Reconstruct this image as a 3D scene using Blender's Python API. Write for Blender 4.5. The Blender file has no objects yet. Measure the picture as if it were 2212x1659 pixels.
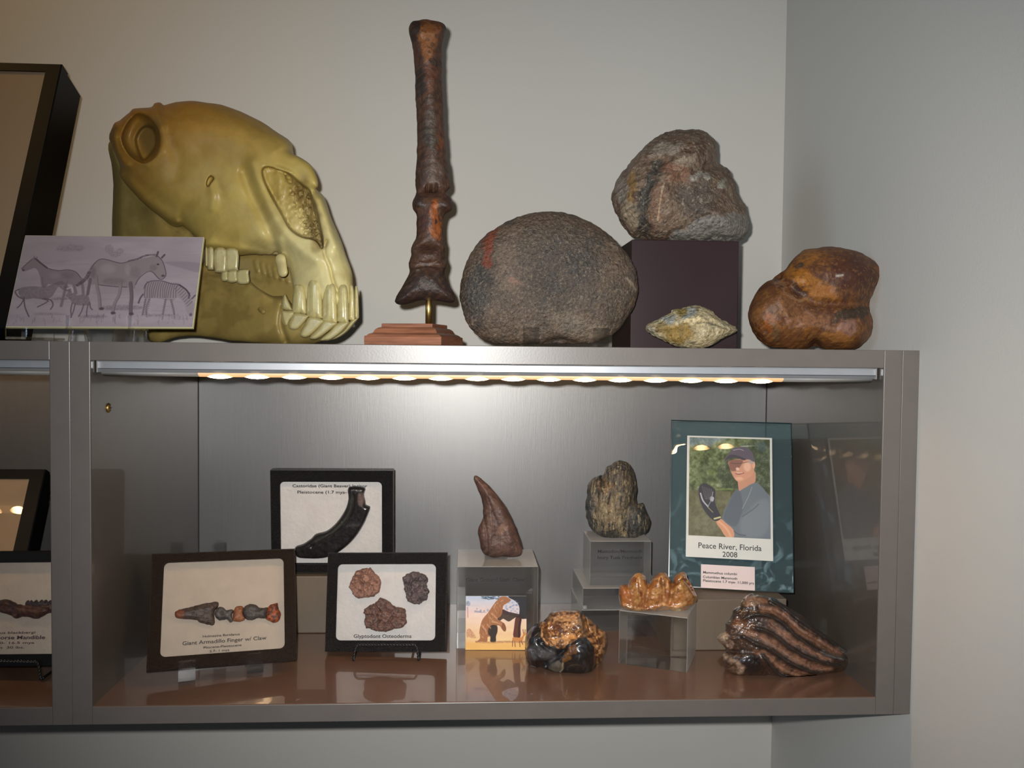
import bpy, math, random
import numpy as np
from mathutils import Matrix, Vector
random.seed(7)
sc = bpy.context.scene
C = sc.collection

# ------------------------------------------------------------------ camera
# metres; X right, Y into the wall, Z up; X=0 inner left edge of the right-hand cabinet, Y=0 cabinet front, Z=0 cabinet underside
CX, CY, CZ = .3945, -.936, .4016
YAW, PIT, ROL, FOC = .0553, .0347, .0105, 1868.
def ray(u, v):
    a = (np.asarray(u, float)-1106)/FOC; b = (np.asarray(v, float)-829.5)/FOC
    c, s = math.cos(ROL), math.sin(ROL); a, b = c*a+s*b, -s*a+c*b
    c, s = math.cos(PIT), math.sin(PIT); yr = c-s*b; z = -s-c*b
    c, s = math.cos(YAW), math.sin(YAW)
    return np.stack([c*a+s*yr, -s*a+c*yr, z], -1)
CO = np.array([CX, CY, CZ])
def at(u, v, Y):                       # the point at depth Y that the photo shows at (u, v)
    d = ray(u, v); return CO + ((np.asarray(Y)-CY)/d[..., 1])[..., None]*d
def flo(u, v, Z=.0202):
    d = ray(u, v); return CO + ((Z-CZ)/d[..., 2])[..., None]*d
cam = bpy.data.cameras.new('camera'); co = bpy.data.objects.new('camera', cam); C.objects.link(co); sc.camera = co
fw = ray(1106, 829.5); rt = ray(1106+FOC, 829.5)-fw; up = ray(1106, 829.5-FOC)-fw
M = Matrix((tuple(rt), tuple(up), tuple(-fw))).transposed().to_4x4(); M.translation = Vector(CO)
co.matrix_world = M
cam.sensor_width = 36; cam.lens = 36*FOC/2212; cam.clip_start = .02; cam.clip_end = 30

# ------------------------------------------------------------------ light
wd = bpy.data.worlds.new('room_light'); sc.world = wd; wd.use_nodes = True
wd.node_tree.nodes['Background'].inputs[0].default_value = (.80, .86, 1, 1)
wd.node_tree.nodes['Background'].inputs[1].default_value = .036
def lamp(name, kind, loc, energy, color, size=.1, target=None, sy=None, spot=None):
    l = bpy.data.lights.new(name, kind); l.energy = energy; l.color = color
    if kind == 'AREA':
        l.shape = 'RECTANGLE'; l.size = size; l.size_y = sy or size
    elif kind == 'SPOT':
        l.spot_size = spot; l.spot_blend = 1; l.shadow_soft_size = size
    else: l.shadow_soft_size = size
    o = bpy.data.objects.new(name, l); C.objects.link(o); o.location = loc
    if target is not None:
        o.rotation_euler = (Vector(target)-Vector(loc)).to_track_quat('-Z', 'Y').to_euler()
    return o
lamp('camera_flash', 'SPOT', (CX-.022, CY+.01, CZ+.024), 53, (1, .985, .95), .007, (CX+.10, 0, CZ-.03), spot=math.radians(93))
lamp('ceiling_lamp_warm', 'SPOT', (-.9, -.5, 1.75), 22, (1, .60, .20), .05, (-.36, .4, .98), spot=math.radians(54))
wl = lamp('window_daylight', 'AREA', (-2.2, -1.6, .9), 1.5, (.55, .76, 1), .8, (.9, -.35, .45), 1.2); wl.data.spread = math.radians(50)
sc.view_settings.view_transform = 'Standard'; sc.view_settings.look = 'None'
sc.view_settings.gamma = 1; sc.view_settings.use_curve_mapping = False
sc.view_settings.exposure = -.2

# ------------------------------------------------------------------ helpers: colour, noise, materials
def lin(c):
    c = np.asarray(c, float)/255.
    return np.where(c <= .04045, c/12.92, ((c+.055)/1.055)**2.4)
def lc(c, g=1.): return tuple(np.clip(lin(c)*g, 0, .9))+(1.,)
class Nz:                                              # smooth 2-D value noise
    def __init__(s, seed): s.t = np.random.RandomState(seed).rand(64, 64)
    def __call__(s, x, y):
        xi = np.floor(x).astype(int); yi = np.floor(y).astype(int); fx = x-xi; fy = y-yi
        fx = fx*fx*(3-2*fx); fy = fy*fy*(3-2*fy); t = s.t
        g = lambda a, b: t[a & 63, b & 63]
        return ((g(xi, yi)*(1-fx)+g(xi+1, yi)*fx)*(1-fy)+(g(xi, yi+1)*(1-fx)+g(xi+1, yi+1)*fx)*fy)*2-1
NZ = [Nz(i) for i in range(8)]
def fbm(x, y, k=0, o=4):
    r = 0; a = 1; 
    for i in range(o):
        r = r+a*NZ[(k+i) % 8](x*2**i+i*7.3, y*2**i+i*3.1); a *= .5
    return r
def mat(name, col=(.5, .5, .5, 1), rough=.5, metal=0, spec=.5, attr=False, gain=1., noise=None, bump=None, coat=0, coat_rough=.05,
        emit=None, estr=0, stretch=(1, 1, 1), ior=None, aniso=0):
    m = bpy.data.materials.new(name); m.use_nodes = True; nt = m.node_tree; n = nt.nodes; b = n['Principled BSDF']
    I = b.inputs; I['Roughness'].default_value = rough; I['Metallic'].default_value = metal
    I['Specular IOR Level'].default_value = spec; I['Coat Weight'].default_value = coat; I['Coat Roughness'].default_value = coat_rough
    if ior: I['IOR'].default_value = ior
    if aniso: I['Anisotropic'].default_value = aniso
    src = None
    tc = n.new('ShaderNodeTexCoord'); mp = n.new('ShaderNodeMapping'); mp.inputs['Scale'].default_value = stretch
    nt.links.new(tc.outputs['Object'], mp.inputs['Vector'])
    if attr:
        a = n.new('ShaderNodeVertexColor'); a.layer_name = 'Col'; src = a.outputs['Color']
        if gain != 1:
            g = n.new('ShaderNodeVectorMath'); g.operation = 'SCALE'; g.inputs['Scale'].default_value = gain
            nt.links.new(src, g.inputs[0]); src = g.outputs[0]
    else: I['Base Color'].default_value = col
    if noise:                                          # (scale, amount)
        for sca, amt in noise:
            t = n.new('ShaderNodeTexNoise'); t.inputs['Scale'].default_value = sca; t.inputs['Detail'].default_value = 5
            nt.links.new(mp.outputs[0], t.inputs['Vector'])
            r = n.new('ShaderNodeMapRange'); r.inputs[1].default_value = .3; r.inputs[2].default_value = .7
            r.inputs[3].default_value = 1-amt; r.inputs[4].default_value = 1+amt
            nt.links.new(t.outputs[0], r.inputs[0])
            x = n.new('ShaderNodeVectorMath'); x.operation = 'SCALE'
            if src is None: x.inputs[0].default_value = col[:3]
            else: nt.links.new(src, x.inputs[0])
            nt.links.new(r.outputs[0], x.inputs['Scale']); src = x.outputs[0]
    if src is not None: nt.links.new(src, I['Base Color'])
    prev = None
    for (sca, dist, st) in (bump or []):
        t = n.new('ShaderNodeTexNoise'); t.inputs['Scale'].default_value = sca; t.inputs['Detail'].default_value = 6
        nt.links.new(mp.outputs[0], t.inputs['Vector'])
        bp = n.new('ShaderNodeBump'); bp.inputs['Distance'].default_value = dist; bp.inputs['Strength'].default_value = st
        nt.links.new(t.outputs[0], bp.inputs['Height'])
        if prev: nt.links.new(prev, bp.inputs['Normal'])
        prev = bp.outputs[0]
    if prev: nt.links.new(prev, I['Normal'])
    if emit: I['Emission Color'].default_value = emit; I['Emission Strength'].default_value = estr
    return m
def glassy(name, tint=(1, 1, 1, 1), solid=.75, rough=0., ior=1.49):   # clear acrylic block: refracting, partly see-through for its own shadow
    m = bpy.data.materials.new(name); m.use_nodes = True; nt = m.node_tree; n = nt.nodes
    n.remove(n['Principled BSDF']); g = n.new('ShaderNodeBsdfGlass'); g.inputs['Color'].default_value = tint; g.inputs['IOR'].default_value = ior
    g.inputs['Roughness'].default_value = rough
    t = n.new('ShaderNodeBsdfTransparent'); t.inputs[0].default_value = tint
    x = n.new('ShaderNodeMixShader'); x.inputs[0].default_value = solid
    nt.links.new(t.outputs[0], x.inputs[1]); nt.links.new(g.outputs[0], x.inputs[2]); nt.links.new(x.outputs[0], n['Material Output'].inputs[0])
    return m
def pane(name, tint=(1, 1, 1, 1), ior=1.5, rough=.0, wob=0):          # thin sheet of glass or film
    m = bpy.data.materials.new(name); m.use_nodes = True; nt = m.node_tree; n = nt.nodes
    n.remove(n['Principled BSDF']); g = n.new('ShaderNodeBsdfGlossy'); g.inputs['Roughness'].default_value = rough
    t = n.new('ShaderNodeBsdfTransparent'); t.inputs[0].default_value = tint
    f = n.new('ShaderNodeFresnel'); ge = n.new('ShaderNodeNewGeometry'); ma = n.new('ShaderNodeMath'); ma.operation = 'MULTIPLY_ADD'
    ma.inputs[1].default_value = 1/ior-ior; ma.inputs[2].default_value = ior; nt.links.new(ge.outputs['Backfacing'], ma.inputs[0]); nt.links.new(ma.outputs[0], f.inputs[0])
    x = n.new('ShaderNodeMixShader')
    if wob:
        tn = n.new('ShaderNodeTexNoise'); tn.inputs['Scale'].default_value = wob; tn.inputs['Detail'].default_value = 1
        tc = n.new('ShaderNodeTexCoord'); nt.links.new(tc.outputs['Object'], tn.inputs[0])
        b = n.new('ShaderNodeBump'); b.inputs['Distance'].default_value = .003; b.inputs['Strength'].default_value = .5
        nt.links.new(tn.outputs[0], b.inputs['Height']); nt.links.new(b.outputs[0], g.inputs['Normal']); nt.links.new(b.outputs[0], f.inputs['Normal'])
    nt.links.new(f.outputs[0], x.inputs[0]); nt.links.new(t.outputs[0], x.inputs[1]); nt.links.new(g.outputs[0], x.inputs[2])
    nt.links.new(x.outputs[0], n['Material Output'].inputs[0])
    return m

# ------------------------------------------------------------------ helpers: objects
def tag(o, label=None, cat=None, group=None, kind=None):
    for k, v in (('label', label), ('category', cat), ('group', group), ('kind', kind)):
        if v: o[k] = v
    return o
def link(o, parent=None):
    C.objects.link(o)
    if parent is not None: o.parent = parent
    return o
def empty(name, loc=(0, 0, 0), label=None, cat=None, group=None, mw=None):
    o = bpy.data.objects.new(name, None); link(o)
    if mw is not None: o.matrix_world = mw
    else: o.location = loc
    o.empty_display_size = .02
    return tag(o, label, cat, group)
def mesh(name, V, F, m=None, parent=None, smooth=False, col=None, loc=None):
    me = bpy.data.meshes.new(name); V = np.asarray(V, float)
    if isinstance(F, np.ndarray):
        nf, k = F.shape
        me.vertices.add(len(V)); me.vertices.foreach_set('co', V.ravel())
        me.loops.add(nf*k); me.loops.foreach_set('vertex_index', F.ravel().astype(np.int32))
        me.polygons.add(nf); me.polygons.foreach_set('loop_start', np.arange(0, nf*k, k, dtype=np.int32))
        me.update(calc_edges=True)
    else: me.from_pydata([tuple(v) for v in V], [], F); me.update()
    if smooth: me.polygons.foreach_set('use_smooth', np.ones(len(me.polygons), bool))
    if col is not None:
        a = me.color_attributes.new('Col', 'FLOAT_COLOR', 'POINT')
        a.data.foreach_set('color', np.concatenate([col, np.ones((len(col), 1))], 1).astype(np.float32).ravel())
    if m: me.materials.append(m)
    o = bpy.data.objects.new(name, me); link(o, parent)
    if loc is not None: o.location = loc
    return o
class MB:                                               # collects simple shapes into one mesh
    def __init__(s): s.v = []; s.f = []
    def add(s, V, F):
        b = len(s.v); s.v += [tuple(x) for x in V]; s.f += [tuple(i+b for i in f) for f in F]; return s
    def box(s, x0, x1, y0, y1, z0, z1, bev=.0, T=None):
        if bev:
            import bmesh
            bm = bmesh.new(); bmesh.ops.create_cube(bm, size=1)
            for v in bm.verts: v.co = Vector(((x0+x1)/2+v.co.x*(x1-x0), (y0+y1)/2+v.co.y*(y1-y0), (z0+z1)/2+v.co.z*(z1-z0)))
            bmesh.ops.bevel(bm, geom=bm.edges[:], offset=bev, segments=2, affect='EDGES', profile=.5)
            V = [tuple(v.co) for v in bm.verts]; F = [tuple(v.index for v in f.verts) for f in bm.faces]; bm.free()
        else:
            V = [(x, y, z) for x in (x0, x1) for y in (y0, y1) for z in (z0, z1)]
            F = [(0, 1, 3, 2), (4, 6, 7, 5), (0, 4, 5, 1), (2, 3, 7, 6), (0, 2, 6, 4), (1, 5, 7, 3)]
        if T is not None: V = [tuple(T @ Vector(v)) for v in V]
        return s.add(V, F)
    def tube(s, pts, r, n=10, cap=True):
        P = [Vector(p) for p in pts]; V = []; F = []; rr = r if hasattr(r, '__len__') else [r]*len(P)
        t0 = (P[1]-P[0]).normalized(); a = t0.orthogonal().normalized()
        for i, p in enumerate(P):
            t = (P[min(i+1, len(P)-1)]-P[max(i-1, 0)]).normalized()
            a = (a-t*a.dot(t)).normalized(); b = t.cross(a)
            for k in range(n):
                q = 2*math.pi*k/n; V.append(p+(a*math.cos(q)+b*math.sin(q))*rr[i])
        for i in range(len(P)-1):
            for k in range(n):
                F.append((i*n+k, i*n+(k+1) % n, (i+1)*n+(k+1) % n, (i+1)*n+k))
        if cap: F += [tuple(range(n))[::-1], tuple((len(P)-1)*n+k for k in range(n))]
        return s.add(V, F)
    def prism(s, prof, x0, x1, axis='x', T=None):        # prof: (y, z) points swept along x, or (x, z) along y
        n = len(prof); V = []
        for x in (x0, x1):
            for a, b in prof: V.append((x, a, b) if axis == 'x' else ((a, x, b) if axis == 'y' else (a, b, x)))
        F = [(k, (k+1) % n, n+(k+1) % n, n+k) for k in range(n)]+[tuple(range(n))[::-1], tuple(range(n, 2*n))]
        if T is not None: V = [tuple(T @ Vector(v)) for v in V]
        return s.add(V, F)
    def build(s, name, m, parent=None, smooth=False, loc=None):
        import bmesh
        o = mesh(name, s.v, s.f, m, parent, smooth, loc=loc)
        bm = bmesh.new(); bm.from_mesh(o.data); bmesh.ops.recalc_face_normals(bm, faces=bm.faces); bm.to_mesh(o.data); bm.free()
        return o
def text(body, m, parent, x, z, width, y=-.0006, height=None, bold=0, name='caption', italic=0):
    cu = bpy.data.curves.new('t', 'FONT'); cu.body = body; cu.size = 1; cu.align_x = 'CENTER'; cu.offset = bold+.008; cu.shear = italic
    cu.resolution_u = 3
    t = bpy.data.objects.new('t', cu); C.objects.link(t)
    dg = bpy.context.evaluated_depsgraph_get(); me = bpy.data.meshes.new_from_object(t.evaluated_get(dg))
    bpy.data.objects.remove(t); bpy.data.curves.remove(cu)
    n = len(me.vertices); P = np.empty(n*3); me.vertices.foreach_get('co', P); P = P.reshape(-1, 3)
    w = P[:, 0].max()-P[:, 0].min(); k = width/w; kz = k if height is None else height/.73
    Q = np.stack([x+(P[:, 0]-(P[:, 0].max()+P[:, 0].min())/2)*k, np.full(n, y), z+P[:, 1]*kz], 1)
    me.vertices.foreach_set('co', Q.ravel()); me.update(); me.name = name
    me.materials.clear(); me.materials.append(m)
    o = bpy.data.objects.new(name, me); link(o, parent); return o

# ------------------------------------------------------------------ helpers: sculpting bones and stones as fields, meshed by surface nets
def catmull(pts, n=4, closed=True):
    P = np.asarray(pts, float); N = len(P); out = []
    rng = range(N) if closed else range(N-1)
    for i in rng:
        g = (lambda j: P[j % N]) if closed else (lambda j: P[min(max(j, 0), N-1)])
        p0, p1, p2, p3 = g(i-1), g(i), g(i+1), g(i+2)
        for k in range(n):
            t = k/n; out.append(.5*((2*p1)+(-p0+p2)*t+(2*p0-5*p1+4*p2-p3)*t*t+(-p0+3*p1-3*p2+p3)*t**3))
    if not closed: out.append(P[-1])
    return np.array(out)
def seg2(U, V, P, closed=True, signed=True):
    P = np.asarray(P, float); d = np.full(U.shape, 1e9); ins = np.zeros(U.shape, bool)
    n = len(P) if closed else len(P)-1
    for i in range(n):
        a = P[i]; b = P[(i+1) % len(P)]; e = b-a; L = e@e+1e-9
        pu = U-a[0]; pv = V-a[1]; t = np.clip((pu*e[0]+pv*e[1])/L, 0, 1)
        dx = pu-e[0]*t; dy = pv-e[1]*t; d = np.minimum(d, dx*dx+dy*dy)
        if signed and a[1] != b[1]:
            c = ((a[1] <= V) & (V < b[1])) | ((b[1] <= V) & (V < a[1]))
            ins ^= c & (U < a[0]+(V-a[1])*e[0]/(b[1]-a[1]))
    d = np.sqrt(d); return np.where(ins, -d, d) if signed else d
def smin(a, b, k):
    if k <= 0: return np.minimum(a, b)
    h = np.clip(.5+.5*(b-a)/k, 0, 1); return b*(1-h)+a*h-k*h*(1-h)
def smax(a, b, k): return -smin(-a, -b, k)
class SC:
    def __init__(s, box, h):
        s.h = h; u0, u1, v0, v1, w0, w1 = box
        s.u = np.arange(u0, u1+h, h, dtype=np.float32); s.v = np.arange(v0, v1+h, h, dtype=np.float32); s.w = np.arange(w0, w1+h, h, dtype=np.float32)
        s.U, s.V = np.meshgrid(s.u, s.v, indexing='ij'); s.W = s.w[None, None, :]; s.F = None
    def sd(s, pts, n=3): return seg2(s.U, s.V, catmull(pts, n) if n > 1 else np.asarray(pts, float)).astype(np.float32)
    def ln(s, pts, n=3): return seg2(s.U, s.V, catmull(pts, n, False), False, False).astype(np.float32)
    def g(s, pts, r, h, n=3): return (h*np.exp(-(s.ln(pts, n)/r)**2)).astype(np.float32)     # ridge (+) or groove (-)
    def b(s, x, y, rx, ry, h): return (h*np.exp(-((s.U-x)/rx)**2-((s.V-y)/ry)**2)).astype(np.float32)
    def infl(s, pts, T, R=None, wc=0, n=3, sd=None, flat=0):
        d = s.sd(pts, n) if sd is None else sd
        T = np.asarray(T, np.float32)*np.ones(s.U.shape, np.float32); R = R or float(np.max(T))
        q = np.maximum(0, 1+d/R); wc = np.asarray(wc, np.float32)*np.ones(s.U.shape, np.float32)
        mx = np.minimum(R, T)
        return (np.sqrt((q*q)[..., None]+((s.W-wc[..., None])/T[..., None])**2)-1)*mx[..., None]
    def ell(s, x, y, z, rx, ry, rz):
        k = np.sqrt(((s.U-x)[..., None]/rx)**2+((s.V-y)[..., None]/ry)**2+((s.W-z)/rz)**2)
        return (k-1)*min(rx, ry, rz)
    def cap(s, a, b, ra, rb):
        a = np.array(a, float); b = np.array(b, float); e = b-a; L = e@e
        pu = (s.U-a[0])[..., None]; pv = (s.V-a[1])[..., None]; pw = s.W-a[2]
        t = np.clip((pu*e[0]+pv*e[1]+pw*e[2])/L, 0, 1)
        return np.sqrt((pu-e[0]*t)**2+(pv-e[1]*t)**2+(pw-e[2]*t)**2)-(ra+(rb-ra)*t)
    def noise(s, cell, amp, seed):
        r = np.random.RandomState(seed); sh = [len(s.u), len(s.v), len(s.w)]
        g = r.rand(*[int(x*s.h/cell)+4 for x in sh]).astype(np.float32)*2-1
        for ax in range(3):
            x = np.arange(sh[ax])*s.h/cell+.37; i = x.astype(int); f = x-i; f = f*f*(3-2*f)
            shp = [1, 1, 1]; shp[ax] = -1; f = f.reshape(shp).astype(np.float32)
            g = np.take(g, i, ax)*(1-f)+np.take(g, i+1, ax)*f
        return g*amp
    def disp(s, H, front=None):
        H = H[..., None] if H.ndim == 2 else H
        if front is not None: H = H*np.clip(.5-(s.W-front)/12, 0, 1)
        s.F = s.F-H
    def mesh(s, smooth_it=1):
        F = s.F.astype(np.float32).copy()
        for ax in range(3):
            sl = [slice(None)]*3
            for e in (0, -1): sl[ax] = e; F[tuple(sl)] = np.maximum(F[tuple(sl)], 1.)
        I = F < 0; n = np.array(F.shape)-1; c = np.zeros(n, np.int8)
        for dx in (0, 1):
            for dy in (0, 1):
                for dz in (0, 1): c += I[dx:dx+n[0], dy:dy+n[1], dz:dz+n[2]]
        act = (c > 0) & (c < 8); ijk = np.argwhere(act); idx = np.full(n, -1, np.int64); idx[act] = np.arange(len(ijk))
        pos = np.zeros((len(ijk), 3)); cnt = np.zeros(len(ijk))
        cor = [(a, b, d) for a in (0, 1) for b in (0, 1) for d in (0, 1)]
        Fv = {k: F[ijk[:, 0]+k[0], ijk[:, 1]+k[1], ijk[:, 2]+k[2]] for k in cor}
        for a in cor:
            for ax in range(3):
                if a[ax] == 0:
                    b = list(a); b[ax] = 1; b = tuple(b); fa, fb = Fv[a], Fv[b]; x = (fa < 0) != (fb < 0)
                    t = fa[x]/(fa[x]-fb[x]); p = np.repeat(np.array([a], float), x.sum(), 0); p[:, ax] = t
                    pos[x] += p; cnt[x] += 1
        pos = pos/cnt[:, None]+ijk; Q = []
        for ax in range(3):
            o1, o2 = [(1, 2), (2, 0), (0, 1)][ax]
            A = [slice(None)]*3; B = [slice(None)]*3; A[ax] = slice(0, -1); B[ax] = slice(1, None)
            x = I[tuple(A)] != I[tuple(B)]; e = np.argwhere(x)
            e = e[(e[:, o1] > 0) & (e[:, o2] > 0) & (e[:, o1] < n[o1]) & (e[:, o2] < n[o2])]
            def cell(d1, d2):
                q = e.copy(); q[:, o1] -= d1; q[:, o2] -= d2; return idx[q[:, 0], q[:, 1], q[:, 2]]
            f = np.stack([cell(1, 1), cell(0, 1), cell(0, 0), cell(1, 0)], 1)
            s0 = I[e[:, 0], e[:, 1], e[:, 2]]; f[~s0] = f[~s0][:, ::-1]; Q.append(f)
        Q = np.concatenate(Q)
        E = np.concatenate([Q[:, [0, 1]], Q[:, [1, 2]], Q[:, [2, 3]], Q[:, [3, 0]]])
        for _ in range(smooth_it):
            acc = np.zeros_like(pos); k = np.zeros(len(pos))
            for a, b in ((0, 1), (1, 0)):
                for d in range(3): acc[:, d] += np.bincount(E[:, a], pos[E[:, b], d], len(pos))
                k += np.bincount(E[:, a], minlength=len(pos))
            pos = pos*.5+acc/np.maximum(k, 1)[:, None]*.5
        return np.array([s.u[0], s.v[0], s.w[0]])+pos*s.h, Q
def place(P, Y0, wc=None, zmin=None, flip=False):          # field coordinates (photo scale at depth Y0) -> metres
    u, v, w = P[:, 0], P[:, 1], P[:, 2].copy(); sca = (Y0-CY)/FOC
    if wc is not None: w = w+wc(u, v)
    X = at(u, v, Y0+w*sca)
    if zmin is not None: X[:, 2] = np.maximum(X[:, 2], zmin)
    return X
class Paint:                                             # stains and patches of colour, in the stone's own coordinates
    def __init__(s, P, base, seed=0, warp=6, wscale=14):
        s.seed = seed; u, v, w = P[:, 0], P[:, 1], P[:, 2]
        s.u = u+warp*fbm(u/wscale+w/wscale*.7, v/wscale-w/wscale*.6, seed, 3); s.v = v+warp*fbm(v/wscale+w/wscale*.7+9, u/wscale+4, seed+2, 3)
        s.u0, s.v0, s.w = u, v, w; s.c = np.repeat(lin(base)[None], len(u), 0)
    def mix(s, a, col): a = np.clip(a, 0, 1)[:, None]; s.c = s.c*(1-a)+lin(col)[None]*a; return s
    def blob(s, x, y, rx, ry, col, a=1, ang=0, soft=.35):
        c, q = math.cos(ang), math.sin(ang); dx = s.u-x; dy = s.v-y; r = np.hypot((dx*c+dy*q)/rx, (-dx*q+dy*c)/ry)
        return s.mix(a*np.clip((1-r)/soft+.5, 0, 1), col)
    def line(s, pts, wd, col, a=1, raw=False):
        d = seg2(s.u0 if raw else s.u, s.v0 if raw else s.v, catmull(pts, 3, False), False, False)
        return s.mix(a*np.clip(1.5-d/wd, 0, 1), col)
    def nz(s, scale, col, a=1, thr=0., soft=.3, k=0, sx=1, sy=1):
        x = fbm(s.u0/scale/sx+s.w/scale*.8, s.v0/scale/sy-s.w/scale*.7, k+s.seed, 4)
        return s.mix(a*np.clip((x-thr)/soft, 0, 1), col)
GN = {'ankle_bone': .72, 'ridged_tooth': .72, 'ridged_molar': .62, 'polished_nodule': .8, 'tusk_fragment': .75, 'bone_end': .85, 'bone_disc': .62, 'cannon_bone': .72, 'long_pastern': .72, 'short_pastern': .7, 'coffin_bone': .62, 'sloth_claw': .85, 'cranium': .95, 'lower_jaw': .85}
def stone(name, S, Y0, m, paint, wc=None, zmin=None, parent=None, base=None, origin=None, it=1):
    P, Q = S.mesh(it); X = place(P, Y0, wc, zmin); col = np.clip(paint(P)*G*GN.get(name, 1), 0, .85)
    if parent is None:
        o0 = np.array([(X[:, 0].min()+X[:, 0].max())/2, (X[:, 1].min()+X[:, 1].max())/2, X[:, 2].min()])
        return mesh(name, X-o0, Q, m, None, True, col, loc=tuple(o0))
    return mesh(name, X-np.array(parent.location), Q, m, parent, True, col)
G = 1.0                                                  # photographed tone -> surface colour, for things in the flash's beam

# ------------------------------------------------------------------ materials
M_wall = mat('painted_wall', (.60, .585, .545, 1), .55, spec=.3, noise=[(3, .015)], bump=[(260, .0006, .25)])
M_cab = mat('taupe_laminate', lc((104, 97, 93)), .36, spec=.65, noise=[(40, .04)], bump=[(420, .0004, .12)])
M_cabin = mat('taupe_laminate_side', lc((80, 75, 70)), .34, spec=.5, coat=.55, coat_rough=.035, noise=[(30, .05)])
M_cabback = mat('taupe_laminate_woodgrain', lc((78, 78, 79)), .40, spec=1, noise=[(30, .07)], bump=[(90, .0005, .13)], stretch=(6, 6, .35), ior=1.75)
M_shelf = mat('taupe_laminate_shelf', lc((112, 84, 68)), .30, spec=.5, coat=1, coat_rough=.02, noise=[(25, .05)])
M_alu = mat('brushed_aluminium', lc((176, 180, 186)), .38, .55, noise=[(60, .03)])
M_dark = mat('dark_gap', (.01, .01, .012, 1), .6)
M_brass = mat('brass', lc((215, 180, 110)), .36, 1)
M_black = mat('black_painted_wood', (.0035, .0035, .0035, 1), .5, spec=.2)
M_pebble = mat('black_pebbled_leatherette', (.010, .010, .012, 1), .30, spec=.8, bump=[(640, .006, 1.)])
M_pebbleb = mat('brown_black_pebbled_leatherette', (.026, .015, .010, 1), .30, spec=.7, bump=[(640, .006, 1.)])
M_boxside = mat('black_card', (.010, .010, .013, 1), .4)
M_cotton = mat('white_cotton_batting', (.62, .59, .57, 1), .9, noise=[(60, .04)], bump=[(150, .003, .35)])
M_cottonsh = mat('shaded_cotton_batting', (.46, .39, .32, 1), .9, noise=[(60, .04)], bump=[(150, .003, .35)])  # same cotton, with the warm shade at the left put into its colour
M_linen = mat('ivory_backing', lc((166, 142, 112)), .8)
M_glass = pane('frame_glass'); M_film = pane('clear_film', ior=1.35)
M_acr = glassy('clear_acrylic'); M_acr2 = glassy('clear_acrylic_thin', solid=.45)
M_ink = mat('black_ink', (.012, .012, .014, 1), .6)
M_inkp = mat('purple_black_ink', (.05, .03, .04, 1), .6)
M_wire = mat('black_wire', (.012, .011, .012, 1), .35, spec=.6)
M_box = mat('dark_plum_box', lc((50, 32, 36), .85), .30, spec=.5, noise=[(20, .06)])
M_wood = mat('reddish_wood', lc((160, 104, 76), .8), .38, noise=[(40, .3), (160, .15)], stretch=(.25, .25, 3), bump=[(160, .0006, .3)], coat=.25, coat_rough=.2)
M_block = mat('taupe_wood_block', lc((112, 100, 86), .9), .5, noise=[(50, .05)], stretch=(2, 2, .4))
M_print = mat('printed_card', attr=True, rough=.55, spec=.3)
M_card = mat('white_card', (.62, .60, .56, 1), .6)
M_cardedge = mat('cream_card_edge', lc((205, 200, 150)), .6)
M_white = mat('white_paper', (.62, .62, .58, 1), .5)
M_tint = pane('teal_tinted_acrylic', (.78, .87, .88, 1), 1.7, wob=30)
M_tealedge = mat('teal_acrylic_edge', (.008, .025, .03, 1), .2)
M_bone = mat('cast_bone', attr=True, rough=.42, spec=.45, noise=[(18, .05), (90, .05)], bump=[(120, .0012, .3)])
M_enamel = mat('tooth_enamel', attr=True, rough=.2, spec=.6, coat=.5, coat_rough=.08, noise=[(80, .06)], bump=[(140, .0006, .25)])
M_foss = mat('fossil_bone', attr=True, rough=.5, spec=.45, noise=[(45, .12), (260, .14)], bump=[(190, .0022, .55), (600, .001, .4)])
M_fossr = mat('rough_fossil_bone', attr=True, rough=.45, spec=.5, noise=[(60, .15), (330, .3)], bump=[(240, .0035, .8), (800, .0016, .6)])
M_wet = mat('varnished_fossil', attr=True, rough=.3, spec=.6, coat=1, coat_rough=.10, ior=1.6, noise=[(70, .3), (330, .25)], bump=[(230, .0022, .6)])
M_blackgl = mat('polished_black_fossil', attr=True, rough=.3, spec=.4, coat=.7, coat_rough=.1, noise=[(70, .3), (400, .2)], bump=[(120, .0022, .45)])
M_lensw = mat('led_cover', (.5, .42, .34, 1), .4, emit=(1, .52, .20, 1), estr=1.0)
M_led = mat('led_glow', (1, .8, .5, 1), .4, emit=(1, .66, .34, 1), estr=40)
def led_spread(m):                       # the lamp behind its diffuser: hottest in the middle, orange towards the ends
    nt = m.node_tree; n = nt.nodes; b = n['Principled BSDF']; tc = n.new('ShaderNodeTexCoord'); sx = n.new('ShaderNodeSeparateXYZ'); nt.links.new(tc.outputs['Object'], sx.inputs[0])
    ab = n.new('ShaderNodeMath'); ab.operation = 'ABSOLUTE'; nt.links.new(sx.outputs[0], ab.inputs[0])
    r = n.new('ShaderNodeMapRange'); r.interpolation_type = 'SMOOTHSTEP'; r.inputs[1].default_value = .002; r.inputs[2].default_value = .016; r.inputs[3].default_value = 46; r.inputs[4].default_value = 1.2
    nt.links.new(ab.outputs[0], r.inputs[0]); nt.links.new(r.outputs[0], b.inputs['Emission Strength'])
    c = n.new('ShaderNodeMix'); c.data_type = 'RGBA'; c.inputs[6].default_value = (1, .68, .38, 1); c.inputs[7].default_value = (1, .50, .19, 1)
    q = n.new('ShaderNodeMapRange'); q.inputs[1].default_value = .003; q.inputs[2].default_value = .014; nt.links.new(ab.outputs[0], q.inputs[0]); nt.links.new(q.outputs[0], c.inputs[0]); nt.links.new(c.outputs[2], b.inputs['Emission Color'])
led_spread(M_led)
M_lens0 = mat('frosted_cover', lc((150, 148, 146)), .4)

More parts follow.
